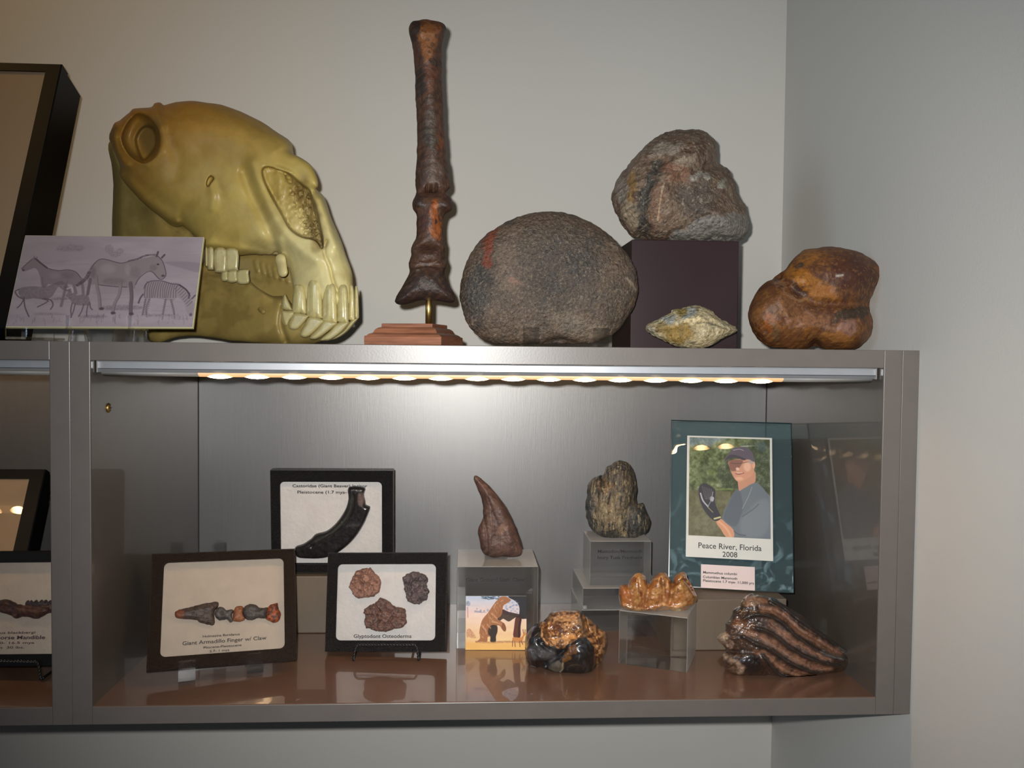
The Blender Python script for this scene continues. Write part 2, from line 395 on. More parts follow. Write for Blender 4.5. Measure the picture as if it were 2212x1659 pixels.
# ------------------------------------------------------------------ the room
ZB, ZT, WY, WX = 0., .4102, .4283, .900
def struct(name, b, m): return tag(b.build(name, m), kind='structure')
struct('wall_back', MB().box(-2.6, WX+.1, WY, WY+.1, -1.3, 2.0), M_wall)
struct('wall_right', MB().box(WX, WX+.1, -3.2, WY, -1.3, 2.0), M_wall)
struct('floor', MB().box(-2.6, WX+.1, -3.2, WY+.1, -1.4, -1.3), mat('floor_carpet', (.18, .16, .14, 1), .9))
struct('ceiling', MB().box(-2.6, WX+.1, -3.2, WY+.1, 2.0, 2.1), M_wall)

# ------------------------------------------------------------------ the two wall cabinets
TP, IW, BD = .0200, .860, .3702                          # panel thickness, inner width, inner depth
def cabinet(x0, x1, label, right):
    c = empty('wall_cabinet', (x0, 0, 0), label, 'cabinet')
    def part(n, m, *a, bev=.0006):
        return MB().box(*a, bev=bev).build(n, m, c)
    L = x1-x0
    part('top_panel', M_cab, 0, L, 0, WY-.001, ZT-TP, ZT)
    part('bottom_panel', M_cab, 0, L, 0, WY-.001, 0, TP-.0006)
    part('shelf_surface', M_shelf, .0003, L-.0003, .0008, BD, TP-.0006, TP+.0002, bev=0)
    for xa, xb in ((-.0207, -.0001), (L+.0001, L+.0207)):
        part('side_panel', M_cab, xa, xb, 0, WY-.001, 0, ZT)
    part('side_lining', M_cabin, 0, .0006, .0008, BD, TP, ZT-TP, bev=0)
    part('side_lining', M_cabin, L-.0006, L, .0008, BD, TP, ZT-TP, bev=0)
    part('back_panel', M_cabback, .0012, L-.0012, BD, BD+.008, TP, ZT-TP, bev=.0004)
    for xx in (.0009, L-.0009): part('seam', M_dark, xx-.0005, xx+.0003, BD-.0006, BD+.001, TP, ZT-TP, bev=0)
    return c
cr = cabinet(0, IW, 'taupe laminate wall cabinet with open front, the large one filling the photo', True)
cl = cabinet(-.0415-IW, -.0415, 'taupe laminate wall cabinet cut by the left edge, behind it more frames', False)
MB().box(.8809, .9003, 0, WY-.002, 0, ZT, bev=.0006).build('filler_strip', M_cab, cr)
# brass cam screw on the left lining
p = at(234, 881, .05); q = flo(234, 881, 0)
d = ray(234, 881); t = (0.0006-CX)/d[0]; ps = CO+t*d
sb = MB(); sb.tube([(0, 0, 0), (.0012, 0, 0), (.0022, 0, 0)], [.0055, .005, .003], 20)
scr = sb.build('cam_screw', M_brass, cr, True, loc=(ps[0], ps[1], ps[2]))
MB().box(.0022, .0026, -.0035, .0035, -.0005, .0005).box(.0022, .0026, -.0005, .0005, -.0035, .0035).build('screw_slot', M_dark, scr)

# LED bars under the top panels
def led_bar(x0, x1, a, b, nl, first, pitch, label):
    t = empty('led_light_bar', (0, .012, ZT-TP), label, 'light')
    prof = [(0, -.0003), (.028, -.0003), (.028, -.0105), (.0215, -.0125), (.003, -.0125), (.0, -.0095), (.0006, -.009), (.0006, -.0015)]
    MB().prism(prof, x0, x1).build('aluminium_profile', M_alu, t)
    MB().box(x0, x1, -.0004, .0002, -.0090, -.0084).build('profile_groove', M_dark, t)
    lens = [(.0035+.018*(.5-.5*math.cos(q)), -.0125-.0045*math.sin(q)) for q in np.linspace(0, math.pi, 11)]
    MB().prism(lens, a, b).build('led_cover', M_lensw, t, True)
    for xa, xb in ((x0+.002, a), (b, x1-.002)):
        if xb > xa: MB().prism(lens, xa, xb).build('blank_cover', M_lens0, t, True)
    for xe in (x0-.0012, x1): MB().box(xe, xe+.0012, -.0002, .0285, -.0128, 0).build('end_cap', M_lens0, t)
    import bmesh
    bm = bmesh.new(); bmesh.ops.create_uvsphere(bm, u_segments=20, v_segments=10, radius=1)
    for v in bm.verts: v.co = Vector((v.co.x*.0178, v.co.y*.0086, v.co.z*.0052))
    me = bpy.data.meshes.new('led'); bm.to_mesh(me); bm.free(); me.materials.append(M_led)
    me.polygons.foreach_set('use_smooth', np.ones(len(me.polygons), bool))
    for k in range(nl):
        o = bpy.data.objects.new('led', me); link(o, t); o.location = (first+k*pitch, .0125, -.0137)
    return t
led_bar(.0030, .8565, .107, .7525, 16, .1283, .04005, 'long LED light bar with warm glowing lamps inside the large right cabinet')
led_bar(-.89, -.044, -.79, -.1455, 16, -.764, .04005, 'LED light bar in the left cabinet, only its dim right end in view')

# ------------------------------------------------------------------ poses and flat prints
def pose(X, Y, Z, yaw, lean, roll):
    return Matrix.Translation((X, Y, Z)) @ Matrix.Rotation(yaw, 4, 'Z') @ Matrix.Rotation(-lean, 4, 'X') @ Matrix.Rotation(-roll, 4, 'Y')
def onplane(mw, u, v, y0=0.):            # photo point -> local (x, z) on the sheet y=y0 of a posed thing
    I = np.array(mw.inverted()); o = I[:3, :3] @ CO+I[:3, 3]; d = ray(u, v) @ I[:3, :3].T
    t = (y0-o[1])/d[..., 1]; p = o+t[..., None]*d; return p[..., 0], p[..., 2]
def ptext(body, o, mw, u0, u1, v, hpx, m, y=-.0006, **k):
    xa, z0 = onplane(mw, u0, v, y); xb, z1 = onplane(mw, u1, v, y); _, z2 = onplane(mw, (u0+u1)/2, v-hpx, y); _, zc = onplane(mw, (u0+u1)/2, v, y)
    return text(body, m, o, float(xa+xb)/2, float(zc), float(xb-xa), y, float(z2-zc), **k)
class Pic:
    def __init__(s, W, H, base, quad):   # quad: the picture's corners TL TR BR BL in the coordinates its shapes are given in
        s.W, s.H = W, H; s.c = np.zeros((H, W, 3))+np.array(base, float)
        A = []; B = []
        for (x, y), (X, Y) in zip(quad, ((0, 0), (W, 0), (W, H), (0, H))):
            A += [[x, y, 1, 0, 0, 0, -X*x, -X*y], [0, 0, 0, x, y, 1, -Y*x, -Y*y]]; B += [X, Y]
        s.h = np.append(np.linalg.solve(A, B), 1).reshape(3, 3)
        s.Y, s.X = np.mgrid[0:H, 0:W].astype(float)
    def m(s, P):
        P = np.asarray(P, float); q = np.c_[P, np.ones(len(P))] @ s.h.T; return q[:, :2]/q[:, 2:]
    def _ap(s, d, w, sl, col, a, tex):
        al = np.clip(.5-d/w, 0, 1)*a
        if tex: al = al*np.clip(.62+tex*fbm(s.X[sl]/3.1, s.Y[sl]/3.1, 1, 2), 0, 1)
        s.c[sl] = s.c[sl]*(1-al[..., None])+np.array(col, float)*al[..., None]
    def _box(s, P, pad):
        x0, y0 = np.floor(P.min(0)-pad).astype(int); x1, y1 = np.ceil(P.max(0)+pad).astype(int)
        return (slice(max(y0, 0), max(min(y1, s.H), 0)), slice(max(x0, 0), max(min(x1, s.W), 0)))
    def poly(s, pts, col, a=1., soft=1.2, n=3, tex=0):
        P = s.m(catmull(pts, n) if n > 1 else pts); sl = s._box(P, soft+1)
        if s.X[sl].size: s._ap(seg2(s.X[sl], s.Y[sl], P), soft, sl, col, a, tex)
    def line(s, pts, w, col, a=1., n=3, soft=1., tex=0):
        P = s.m(catmull(pts, n, False) if len(pts) > 2 else pts); sl = s._box(P, w+2)
        if s.X[sl].size: s._ap(seg2(s.X[sl], s.Y[sl], P, False, False)-w/2, soft, sl, col, a, tex)
    def ell(s, x, y, rx, ry, col, a=1., soft=1.2, tex=0):
        q = np.linspace(0, 2*math.pi, 17)[:-1]; s.poly(np.c_[x+rx*np.cos(q), y+ry*np.sin(q)], col, a, soft, 1, tex)
    def build(s, name, parent, x0, x1, z0, z1, y, m, gain=1.4):
        xs = np.linspace(x0, x1, s.W); zs = np.linspace(z1, z0, s.H); X, Z = np.meshgrid(xs, zs)
        V = np.stack([X.ravel(), np.full(X.size, y), Z.ravel()], 1)
        i = (np.arange(s.H-1)[:, None]*s.W+np.arange(s.W-1)).ravel()
        return mesh(name, V, np.stack([i, i+s.W, i+s.W+1, i+1], 1), m, parent, False, np.clip(lin(np.clip(s.c, 0, 255).reshape(-1, 3))*gain, 0, .85))
cv = lambda k, ox, oy: (lambda *p: [(x/k+ox, y/k+oy) for x, y in p])

# ------------------------------------------------------------------ framed specimen boxes
def specimen_box(label, mw, w, h, t, mg, bez, side, pad, rr=.006, glass=True, cat='frame', name='specimen_frame', lid=.45):
    o = empty(name, label=label, cat=cat, mw=mw); l, r, b, tt = mg
    ix0, ix1, iz0, iz1 = -w/2+l, w/2-r, b, h-tt; inner = []; outer = []; K = 6
    for cx, cz, a0, X, Z in ((ix1-rr, iz1-rr, 0, w/2, h), (ix0+rr, iz1-rr, 90, -w/2, h), (ix0+rr, iz0+rr, 180, -w/2, 0), (ix1-rr, iz0+rr, 270, w/2, 0)):
        for k in range(K):
            q = math.radians(a0+90*k/(K-1)); inner.append((cx+rr*math.cos(q), cz+rr*math.sin(q))); outer.append((X, Z))
    n = len(inner); e = .0012; V = []
    cx, cz = 0, h/2
    V += [(x, .0016, z) for x, z in inner]+[(x, .0, z) for x, z in inner]
    V += [(x-math.copysign(e, x), .0, z-math.copysign(e, z-cz)) for x, z in outer]+[(x, e, z) for x, z in outer]+[(x, t*lid, z) for x, z in outer]
    F = [(j*n+k, j*n+(k+1) % n, (j+1)*n+(k+1) % n, (j+1)*n+k) for j in range(4) for k in range(n)]
    F = [tuple(dict.fromkeys(f)) for f in F]
    b_ = MB(); b_.add(V, F); lidm = b_.build('lid_border', bez, o)
    MB().box(-w/2+.0008, w/2-.0008, t*lid-.001, t, .0008, h-.0008, bev=.0012).build('box_body', side, o)
    pf = t*.5 if lid > .6 else .004
    MB().box(ix0-.002, ix1+.002, pf, t*lid-.0005 if lid > .6 else pf+.004, iz0-.002, iz1+.002).build('padding', pad, o)
    if glass: MB().box(ix0-.003, ix1+.003, .0014, .0015, iz0-.003, iz1+.003).build('glass', M_glass if glass is True else glass, o)
    return o
mA = pose(.1194, .07, .0382, .3087, .4767, -.0342)
fA = specimen_box('brown-black pebbled frame with the armadillo finger bones, standing front left on a clear easel', mA, .1658, .1345, .02,
                  (.0138, .0140, .0140, .0118), M_pebbleb, M_boxside, M_cottonsh, lid=.72)
mB = pose(.2987, .14, .0277, -.0848, .2034, .0198)
fB = specimen_box('black pebbled frame with three bony plates on a black twisted wire easel', mB, .1524, .1218, .018,
                  (.0134, .0137, .0137, .0143), M_pebble, M_boxside, M_cotton, lid=.72)
mC = pose(.2173, .245, .1010, -.0095, -.06, .001)
fC = specimen_box('black pebbled frame with a curved dark incisor, raised at the back on a wood block', mC, .1646, .1409, .024,
                  (.0130, .0150, .0122, .0150), M_pebble, M_boxside, M_cotton, glass=pane('frame_glass_matt', ior=1.3), lid=.72)
mD = pose(-.262, .05, .4240, 0, .396, 0)
fD = specimen_box('large deep black frame leaning back at the upper left, mostly out of view', mD, .30, .3632, .06,
                  (.018, .018, .016, .0125), M_black, M_black, M_linen, rr=.0012, lid=.3)
mE = pose(-.305, .15, .0355, 0, .46, 0)
fE = specimen_box('leaning black frame with blank pale backing in the left cabinet', mE, .28, .229, .03,
                  (.018, .0185, .015, .0135), M_black, M_black, M_linen, rr=.0012)
XE = at(-5, 1441, .075)
mG = pose(XE[0], .075, XE[2], -.06, .25, .02)
fG = specimen_box('black frame with a dark jaw bone and typed caption in the left cabinet', mG, .168, .131, .018,
                  (.014, .014, .014, .0135), M_black, M_black, M_cottonsh, lid=.72)

k5 = (3.2529, 0, 1160); K5 = cv(*k5)
for b, x0, x1, y, hh in (('Holmesina floridanus', 1425, 1685, 698, 17), ('Giant Armadillo Finger w/ Claw', 1282, 1872, 740, 27),
                         ('Pliocene-Pleistocene', 1430, 1697, 775, 16), ('2.7- 1 mya', 1472, 1612, 805, 16)):
    (u0, v0), (u1, _) = K5((x0, y), (x1, y)); ptext(b, fA, mA, u0, u1, v0, hh/3.25, M_ink, y=.0010)
K6 = cv(3.457, 560, 980)
(u0, v0), (u1, _) = K6((705, 1375), (1136, 1375)); ptext('Glyptodont Osteoderms', fB, mB, u0, u1, v0, 8, M_ink, y=.0010)
(u0, v0), (u1, _) = K6((248, 251), (806, 251)); ptext('Castoridae (Giant Beaver) Incisor', fC, mC, u0, u1, v0, 6.6, M_ink, y=.0010)
(u0, v0), (u1, _) = K6((285, 298), (772, 298)); ptext('Pleistocene (1.7 mya-11 yrs)', fC, mC, u0, u1, v0, 6.6, M_ink, y=.0010)
for b, u0, u1, v, hh, bo in (('Archaeohippus blackbergi', -78, 76, 1369, 5, 0), ('Three-Toed Horse Mandible', -100, 97, 1381, 8, .01),
                             ('Miocene  20- 16.5 mya', -72, 74, 1391, 5, 0), ('Weight  30 lbs.', -40, 52, 1401, 5, 0)):
    ptext(b, fG, mG, u0, u1, v, hh, M_inkp, y=.0010, bold=bo)

def specimen(name, outline, mw, y0, T, h, m, paint, label, cat, feat=None, group=None, R=None, rough=0, seed=0, n=3):
    P = np.array(outline); a, b = P.min(0), P.max(0); T_ = float(np.max(T)); S = SC((a[0]-3*h, b[0]+3*h, a[1]-3*h, b[1]+3*h, -T_*1.5-2*h, T_*.5), h)
    S.F = S.infl(outline, T, R, n=n); S.F = smax(S.F, (S.W-T_*.28), 1.5)
    if rough: S.F = S.F-S.noise(rough[0], rough[1], seed)
    if feat is not None: S.disp(feat(S))
    Pm, Q = S.mesh(1); x, z = onplane(mw, Pm[:, 0], Pm[:, 1], y0); sca = np.linalg.norm(np.array(mw.translation)-CO)/FOC
    L = np.stack([x, y0+(Pm[:, 2]-T_*.28)*sca, z, np.ones(len(x))], 1) @ np.array(mw).T; X = L[:, :3]; o0 = X.mean(0)
    o = mesh(name, X-o0, Q, m, None, True, np.clip(paint(Pm)*G, 0, .8), loc=tuple(o0)); return tag(o, label, cat, group)
gp = 'finger bones in the armadillo frame'
brn = (74, 58, 50)
specimen('finger_bone', K5((1225, 545), (1240, 520), (1300, 505), (1400, 478), (1490, 460), (1520, 455), (1538, 470), (1530, 500), (1508, 520), (1505, 560), (1512, 600), (1495, 622), (1450, 615), (1400, 600), (1380, 585), (1290, 578), (1240, 570)),
         mA, .0097, 9, .9, M_foss, lambda P: Paint(P, (78, 64, 56), 1, 2, 8).nz(7, (52, 42, 38), .6).blob(*K5((1245, 545))[0], 14, 12, (126, 70, 44), 1).c, 'long pointed grey-brown claw with orange tip, leftmost bone in the armadillo frame', 'fossil bone',
         lambda S: S.g(K5((1300, 540), (1500, 500)), 3, 1.2)+S.g(K5((1380, 575), (1500, 590)), 2, -1.5), gp, rough=(5, .8))
specimen('finger_bone', K5((1508, 530), (1530, 500), (1560, 493), (1590, 515), (1625, 510), (1640, 525), (1630, 560), (1640, 590), (1615, 603), (1590, 580), (1550, 588), (1515, 570)),
         mA, .0097, 8, .9, M_foss, lambda P: Paint(P, (84, 78, 74), 2, 2, 8).nz(5, (54, 50, 50), .7).c, 'grey knobbly finger bone between the claw and the orange bone', 'fossil bone', lambda S: S.b(*K5((1560, 540))[0], 5, 5, -2), gp, rough=(5, 1.2), seed=2)
specimen('finger_bone', K5((1650, 505), (1670, 488), (1695, 487), (1712, 500), (1705, 540), (1722, 580), (1690, 598), (1640, 595), (1632, 570)),
         mA, .0097, 8, .9, M_foss, lambda P: Paint(P, (146, 90, 56), 3, 2, 8).nz(5, (110, 70, 48), .6).c, 'small orange finger bone in the middle of the armadillo frame', 'fossil bone', None, gp, rough=(5, 1.), seed=3)
specimen('finger_bone', K5((1705, 520), (1725, 485), (1765, 472), (1800, 482), (1830, 500), (1880, 498), (1880, 520), (1868, 550), (1870, 575), (1820, 572), (1770, 585), (1730, 580), (1705, 550)),
         mA, .0097, 9, .9, M_foss, lambda P: Paint(P, (72, 64, 60), 4, 2, 8).nz(5, (48, 42, 42), .6).c, 'dark grey waisted finger bone right of the orange bone', 'fossil bone', None, gp, rough=(5, .8), seed=4)
specimen('finger_bone', K5((1880, 500), (1900, 478), (1940, 465), (1952, 470), (1955, 500), (1972, 545), (1965, 580), (1940, 603), (1910, 600), (1870, 580), (1868, 545)),
         mA, .0097, 9, .9, M_foss, lambda P: Paint(P, (150, 74, 34), 5, 2, 8).nz(5, (84, 44, 34), .9, -.1).c, 'rusty orange end bone, rightmost in the armadillo frame', 'fossil bone', None, gp, rough=(5, 1.), seed=5)
gp = 'osteoderms in one frame'
def rosette(cx, cy, r1, k, off, r2=None):
    def f(S):
        H = S.b(cx, cy, r1*.75, r1*.75, 1.8)-1.3*np.exp(-((np.hypot(S.U-cx, S.V-cy)-r1)/2.2)**2)+.9*fbm(S.U/4, S.V/4, k, 3)
        for i in range(k):
            q = off+2*math.pi*i/k; a = (cx+r1*math.cos(q), cy+r1*math.sin(q)); b = (cx+(r2 or r1*2.3)*math.cos(q), cy+(r2 or r1*2.3)*math.sin(q)); H = H+S.g([a, b], 2.1, -1.2, 1)
        return H
    return f
specimen('bony_plate', K6((695, 930), (720, 880), (770, 855), (830, 850), (870, 890), (900, 920), (915, 960), (900, 1030), (860, 1065), (800, 1075), (740, 1083), (700, 1050), (690, 1020), (670, 995)),
         mB, .0087, 9, .9, M_foss, lambda P: Paint(P, (142, 104, 88), 1, 2, 8).nz(5, (112, 78, 66), .7).c, 'pinkish brown bony plate at the upper left of its frame', 'fossil', rosette(790, 1250, 12, 8, .3), gp, R=5, n=1)
specimen('bony_plate', K6((1070, 950), (1075, 920), (1110, 890), (1160, 880), (1200, 890), (1240, 900), (1260, 940), (1250, 980), (1275, 1030), (1255, 1095), (1220, 1105), (1200, 1128), (1150, 1120), (1105, 1100), (1090, 1040), (1080, 975)),
         mB, .0087, 9, .9, M_foss, lambda P: Paint(P, (92, 78, 78), 2, 2, 8).nz(5, (66, 58, 60), .7).c, 'dark grey bony plate at the upper right of its frame', 'fossil', rosette(898, 1262, 11, 7, .6), gp, R=5, n=1, rough=(6, 1.4), seed=8)
specimen('bony_plate', K6((785, 1160), (820, 1135), (870, 1110), (905, 1072), (950, 1085), (1000, 1130), (1050, 1145), (1090, 1155), (1100, 1200), (1105, 1260), (1070, 1300), (1000, 1310), (950, 1330), (880, 1325), (800, 1300), (785, 1260), (795, 1215), (780, 1190)),
         mB, .0087, 9, .9, M_foss, lambda P: Paint(P, (108, 78, 68), 3, 2, 8).nz(5, (78, 58, 52), .7).c, 'largest brown bony plate with rosette relief, lower middle of its frame', 'fossil', rosette(832, 1331, 15, 8, .1, 50), gp, R=5, n=1)
specimen('curved_incisor', K6((670, 245), (790, 250), (785, 300), (795, 350), (800, 378), (832, 395), (815, 450), (790, 510), (750, 580), (700, 645), (640, 700), (560, 750), (480, 775), (370, 778), (285, 765), (270, 695), (330, 670), (390, 630), (425, 595), (500, 575), (560, 530), (610, 470), (650, 400), (668, 330)),
         mC, .0117, 11, 1.2, M_blackgl, lambda P: Paint(P, (28, 26, 27), 1, 1, 8).nz(6, (44, 40, 40), .5).line(K6((700, 300), (690, 400), (640, 490), (570, 560), (500, 610), (430, 640)), 3, (62, 62, 56), .7).blob(*K6((765, 330))[0], 7, 15, (104, 86, 82), 1).c,
         'curved black incisor tooth inside the raised black frame', 'fossil tooth', lambda S: S.g(K6((712, 300), (705, 400), (660, 490), (590, 570), (500, 625), (400, 680)), 2.5, -1.8)+S.g(K6((685, 300), (670, 400), (625, 490)), 2, -1.), R=9)
Kg = cv(5.53, 0, 1180)
specimen('jaw_bone', Kg((0, 650), (60, 635), (130, 645), (190, 670), (225, 695), (260, 690), (300, 710), (325, 655), (350, 640), (368, 662), (390, 638), (412, 664), (450, 638), (472, 664), (503, 638), (525, 664), (560, 640), (580, 665), (610, 645), (640, 660), (700, 650), (740, 680), (740, 760), (630, 790), (560, 815), (480, 860), (420, 865), (350, 845), (280, 845), (235, 860), (190, 860), (130, 820), (60, 805), (10, 790), (-60, 760), (-80, 700), (-50, 660)),
         mG, .0087, 9, 1., M_foss, lambda P: Paint(P, (66, 36, 30), 1, 2, 8).nz(8, (42, 26, 28), .7).nz(11, (88, 58, 36), .5, .2, k=3).blob(*Kg((460, 665))[0], 36, 7, (56, 50, 56), .9).c, 'dark red-brown jaw bone with a row of teeth in the left cabinet frame', 'fossil jaw',
         lambda S: S.g(Kg((320, 700), (480, 705), (620, 700)), 1.6, -2)+S.b(*Kg((110, 740))[0], 12, 7, -2.)+S.g(Kg((240, 760), (420, 780), (560, 770)), 4, 1.5), rough=(7, 1.2))

# ------------------------------------------------------------------ easels and blocks
def acrylic_easel(label, loc, yaw, span, lw, lip, rise, depth, back, lean=.35, flare=0.):
    o = empty('acrylic_easel', loc, label, 'easel'); o.rotation_euler = (0, 0, yaw); t = .0028
    for s in (-1, 1):
        x = s*span/2
        b = MB(); b.prism([(-t, rise-t), (-t, rise+lip), (0, rise+lip), (0, rise), (depth, rise), (depth, rise-t)], x-lw/2, x+lw/2)
        b.build('front_lip', M_acr2, o)
        MB().prism([(.002, 0), (.002+t, 0), (.006+t, rise-t-.0002), (.006, rise-t-.0002)], x-lw/2, x+lw/2).build('foot', M_acr2, o)
        MB().prism([(depth-.004, 0), (depth-.004+t, 0), (depth-.008+t, rise-t-.0002), (depth-.008, rise-t-.0002)], x-lw/2, x+lw/2).build('foot', M_acr2, o)
    k = math.tan(lean)
    MB().prism([(depth, 0), (depth+t, 0), (depth+t+k*back, back), (depth+k*back, back)], -span*.10, span*.10).build('back_upright', M_acr2, o)
    MB().prism([(depth-.002, rise*.35), (depth-.002, rise*.35+.008), (depth-.0045, rise*.35+.008), (depth-.0045, rise*.35)], -span/2, span/2).build('crossbar', M_acr2, o)
    return o
a = flo(402, 1478); b = flo(553, 1466); c = (a+b)/2
acrylic_easel('clear acrylic easel holding the armadillo finger frame', (c[0], c[1], .0206), -.0+.3087, .0745, .0185, .020, .0085, .040, .143, .42)
a = at(1146, 745, .045); b = at(1297, 745, .045)
acrylic_easel('clear acrylic easel propping up the round stone disc', ((a[0]+b[0])/2, .045, ZT+.0002), 0, b[0]-a[0], .0185, .0190, .0035, .05, .05, .3)
a = at(147, 740, .045); b = at(281, 740, .045)
acrylic_easel('small clear acrylic easel under the horse drawing', ((a[0]+b[0])/2, .046, ZT+.0002), 0, b[0]-a[0], .0035, .0125, .0165, .05, .05, .42)
a = at(20, 740, .03); b = at(-330, 740, .03)
acrylic_easel('clear acrylic easel under the large leaning frame, bright at the left edge', ((a[0]+b[0])/2, .046, ZT+.0002), 0, a[0]-b[0], .022, .010, .0045, .09, .12, .42)

def twist(pts, r, turns_per_m=260):
    L = catmull(pts, 8, False); P = [Vector(p) for p in L]; acc = 0; out = [[], []]; D = []
    for i in range(1, len(P)): D.append((P[i]-P[i-1]).length)
    tot = sum(D); n = int(tot/.0006); j = 0; s0 = 0; up0 = Vector((0, -1, .3))
    for i in range(n+1):
        s_ = tot*i/n
        while j < len(D)-1 and s0+D[j] < s_: s0 += D[j]; j += 1
        p = P[j].lerp(P[j+1], (s_-s0)/max(D[j], 1e-9)); t = (P[j+1]-P[j]).normalized()
        e1 = (up0-t*up0.dot(t)).normalized(); e2 = t.cross(e1); q = s_*turns_per_m*math.pi
        for m_, f in ((0, 0), (1, math.pi)): out[m_].append(p+(e1*math.cos(q+f)+e2*math.sin(q+f))*r*.55)
    return out
def wire_easel(label, fl, fr, top, yb, back, lean=.2):
    o = empty('wire_easel', (0, 0, 0), label, 'easel'); z0 = fl[2]; r = .0014
    pts = [(fl[0]-.001, fl[1]+.004, z0+r*1.8), (fl[0]-.0005, fl[1]-.001, z0+r*2.2), (fl[0]+.001, fl[1]-.001, z0+(top-z0)*.7), (fl[0]+.004, fl[1]-.001, top),
           (fl[0]+.012, fl[1]-.001, top+.0008), ((fl[0]+fr[0])/2, (fl[1]+fr[1])/2-.001, top+.001), (fr[0]-.012, fr[1]-.001, top+.0008), (fr[0]-.004, fr[1]-.001, top), (fr[0]-.001, fr[1]-.001, z0+(top-z0)*.7),
           (fr[0]+.0005, fr[1]-.001, z0+r*2.2), (fr[0]+.001, fr[1]+.004, z0+r*1.8)]
    b = MB()
    for st in twist(pts, r): b.tube(st, r*.62, 6)
    b.build('front_hoop', M_wire, o, True)
    for f in (fl, fr):
        s = 1 if f is fr else -1
        MB().tube(catmull([(f[0]+.001*s, f[1]+.003, z0+.0025), (f[0]+.001*s, f[1]+.02, z0+.0022), (f[0], yb-.01, z0+.0022), (f[0]-s*.008, yb, z0+.004), (f[0]-s*.02, yb+lean*back, z0+back)], 5, False), .0016, 8).build('side_wire', M_wire, o, True)
    return o
a = flo(767, 1423); b = flo(904, 1423); yt = at(835, 1388, (a[1]+b[1])/2)
wire_easel('twisted black wire easel under the bony plate frame', a-np.array([0, .010, 0]), b-np.array([0, .010, 0]), yt[2], .178, .08)
a = flo(-95, 1466); b = flo(93, 1468); yt = at(40, 1424, (a[1]+b[1])/2)
wire_easel('twisted black wire easel in the left cabinet', a-np.array([0, .006, 0]), b-np.array([0, .006, 0]), yt[2], .125, .09)

a = at(575, 1243, .237); b = at(860, 1243, .237)
MBk = MB().box(.150, .285, .237, .335, .0206, a[2]-.0015, bev=.0012)
tag(MBk.build('wood_block', M_block), 'taupe wood block under the raised incisor frame', 'block')
FZ = .0892
a = at(1455, 1405, .156); b = at(1640, 1405, .156)
wb = MB().box(a[0], b[0]+.035, .156, .235, .0206, FZ-.002, bev=.0012)
tag(wb.build('wood_block', M_block), 'taupe wood block under the photograph panel', 'block')

def glare_white(name, f=.16):  # white diffuse mixed into clear acrylic, standing for glare and inner reflections
    m = glassy(name); nt = m.node_tree; n = nt.nodes; o = n['Material Output']; src = o.inputs[0].links[0].from_socket
    d = n.new('ShaderNodeBsdfDiffuse'); d.inputs[0].default_value = (.9, .9, .88, 1); t = n.new('ShaderNodeBsdfTranslucent'); t.inputs[0].default_value = (.9, .9, .88, 1)
    a = n.new('ShaderNodeMixShader'); nt.links.new(d.outputs[0], a.inputs[1]); nt.links.new(t.outputs[0], a.inputs[2])
    b = n.new('ShaderNodeMixShader'); b.inputs[0].default_value = f; nt.links.new(src, b.inputs[1]); nt.links.new(a.outputs[0], b.inputs[2]); nt.links.new(b.outputs[0], o.inputs[0])
    return m
M_glare = glare_white('acrylic_glare_face', .3); M_glaretop = glare_white('acrylic_glare_top', .52)
def clear_block(label, x0, x1, y0, y1, z0, z1, T=None, name='clear_block'):
    o = MB().box(x0, x1, y0, y1, z0, z1, bev=.0007, T=T).build(name, M_acr); o.data.materials.append(M_glare); o.data.materials.append(M_glaretop)
    c = Vector(((x0+x1)/2, (y0+y1)/2, (z0+z1)/2)); I = T.inverted().to_3x3() if T is not None else Matrix.Identity(3)
    for f in o.data.polygons:
        nn = I @ f.normal
        if abs(nn.x) > .3: f.material_index = 1
        elif nn.z > .3: f.material_index = 2
    return tag(o, label, 'block')
# sloth claw riser
a = at(987, 1224, .170); b = at(1163, 1224, .170); ZS = a[2]
s1 = clear_block('tall clear acrylic block under the brown claw', a[0], b[0], .170, .268, .0207, ZS)
mS = Matrix()
(u0, v0), (u1, _) = cv(3.19, 960, 980)((148, 880), (550, 880)); ptext('Giant Ground Sloth Claw', s1, mS, u0, u1, v0, 8, M_ink, y=.1695, bold=.012)
# tusk riser: a wide slab with a smaller block on it
a = at(1259, 1271, .235); b = at(1432, 1271, .235)
ZL = a[2]; zm = .0207+(ZL-.0207)*.5
clear_block('lowest wide clear acrylic slab of the tusk riser', a[0]-.002, b[0], .235, .345, .0207, zm)
clear_block('second wide clear acrylic slab, under the labelled tusk block', a[0], b[0], .236, .345, zm+.0003, ZL)
a = at(1275, 1169, .248); b = at(1407, 1169, .248); ZK = a[2]
s2 = clear_block('clear acrylic block under the tusk fragment, on the wide slab', a[0], b[0], .248, .318, ZL+.0004, ZK)
mK = Matrix()
for t_, x0, x1, y in (('Mastodon/Mammoth', 1057, 1362, 683), ('Ivory Tusk Fragment', 1055, 1365, 726)):
    (u0, v0), (u1, _) = cv(3.19, 960, 980)((x0, y), (x1, y)); ptext(t_, s2, mK, u0, u1, v0, 7, M_ink, y=.2475, bold=.012)
# tooth riser, turned
a = flo(1336, 1434); b = flo(1484, 1454); yw = math.atan2(b[1]-a[1], b[0]-a[0]); Lb = math.hypot(b[0]-a[0], b[1]-a[1])
TT = Matrix.Translation((a[0], a[1], 0)) @ Matrix.Rotation(yw, 4, 'Z')
ZM = .0872
clear_block('turned clear acrylic block under the orange ridged tooth', 0, Lb, 0, .071, .0207, ZM, T=TT)

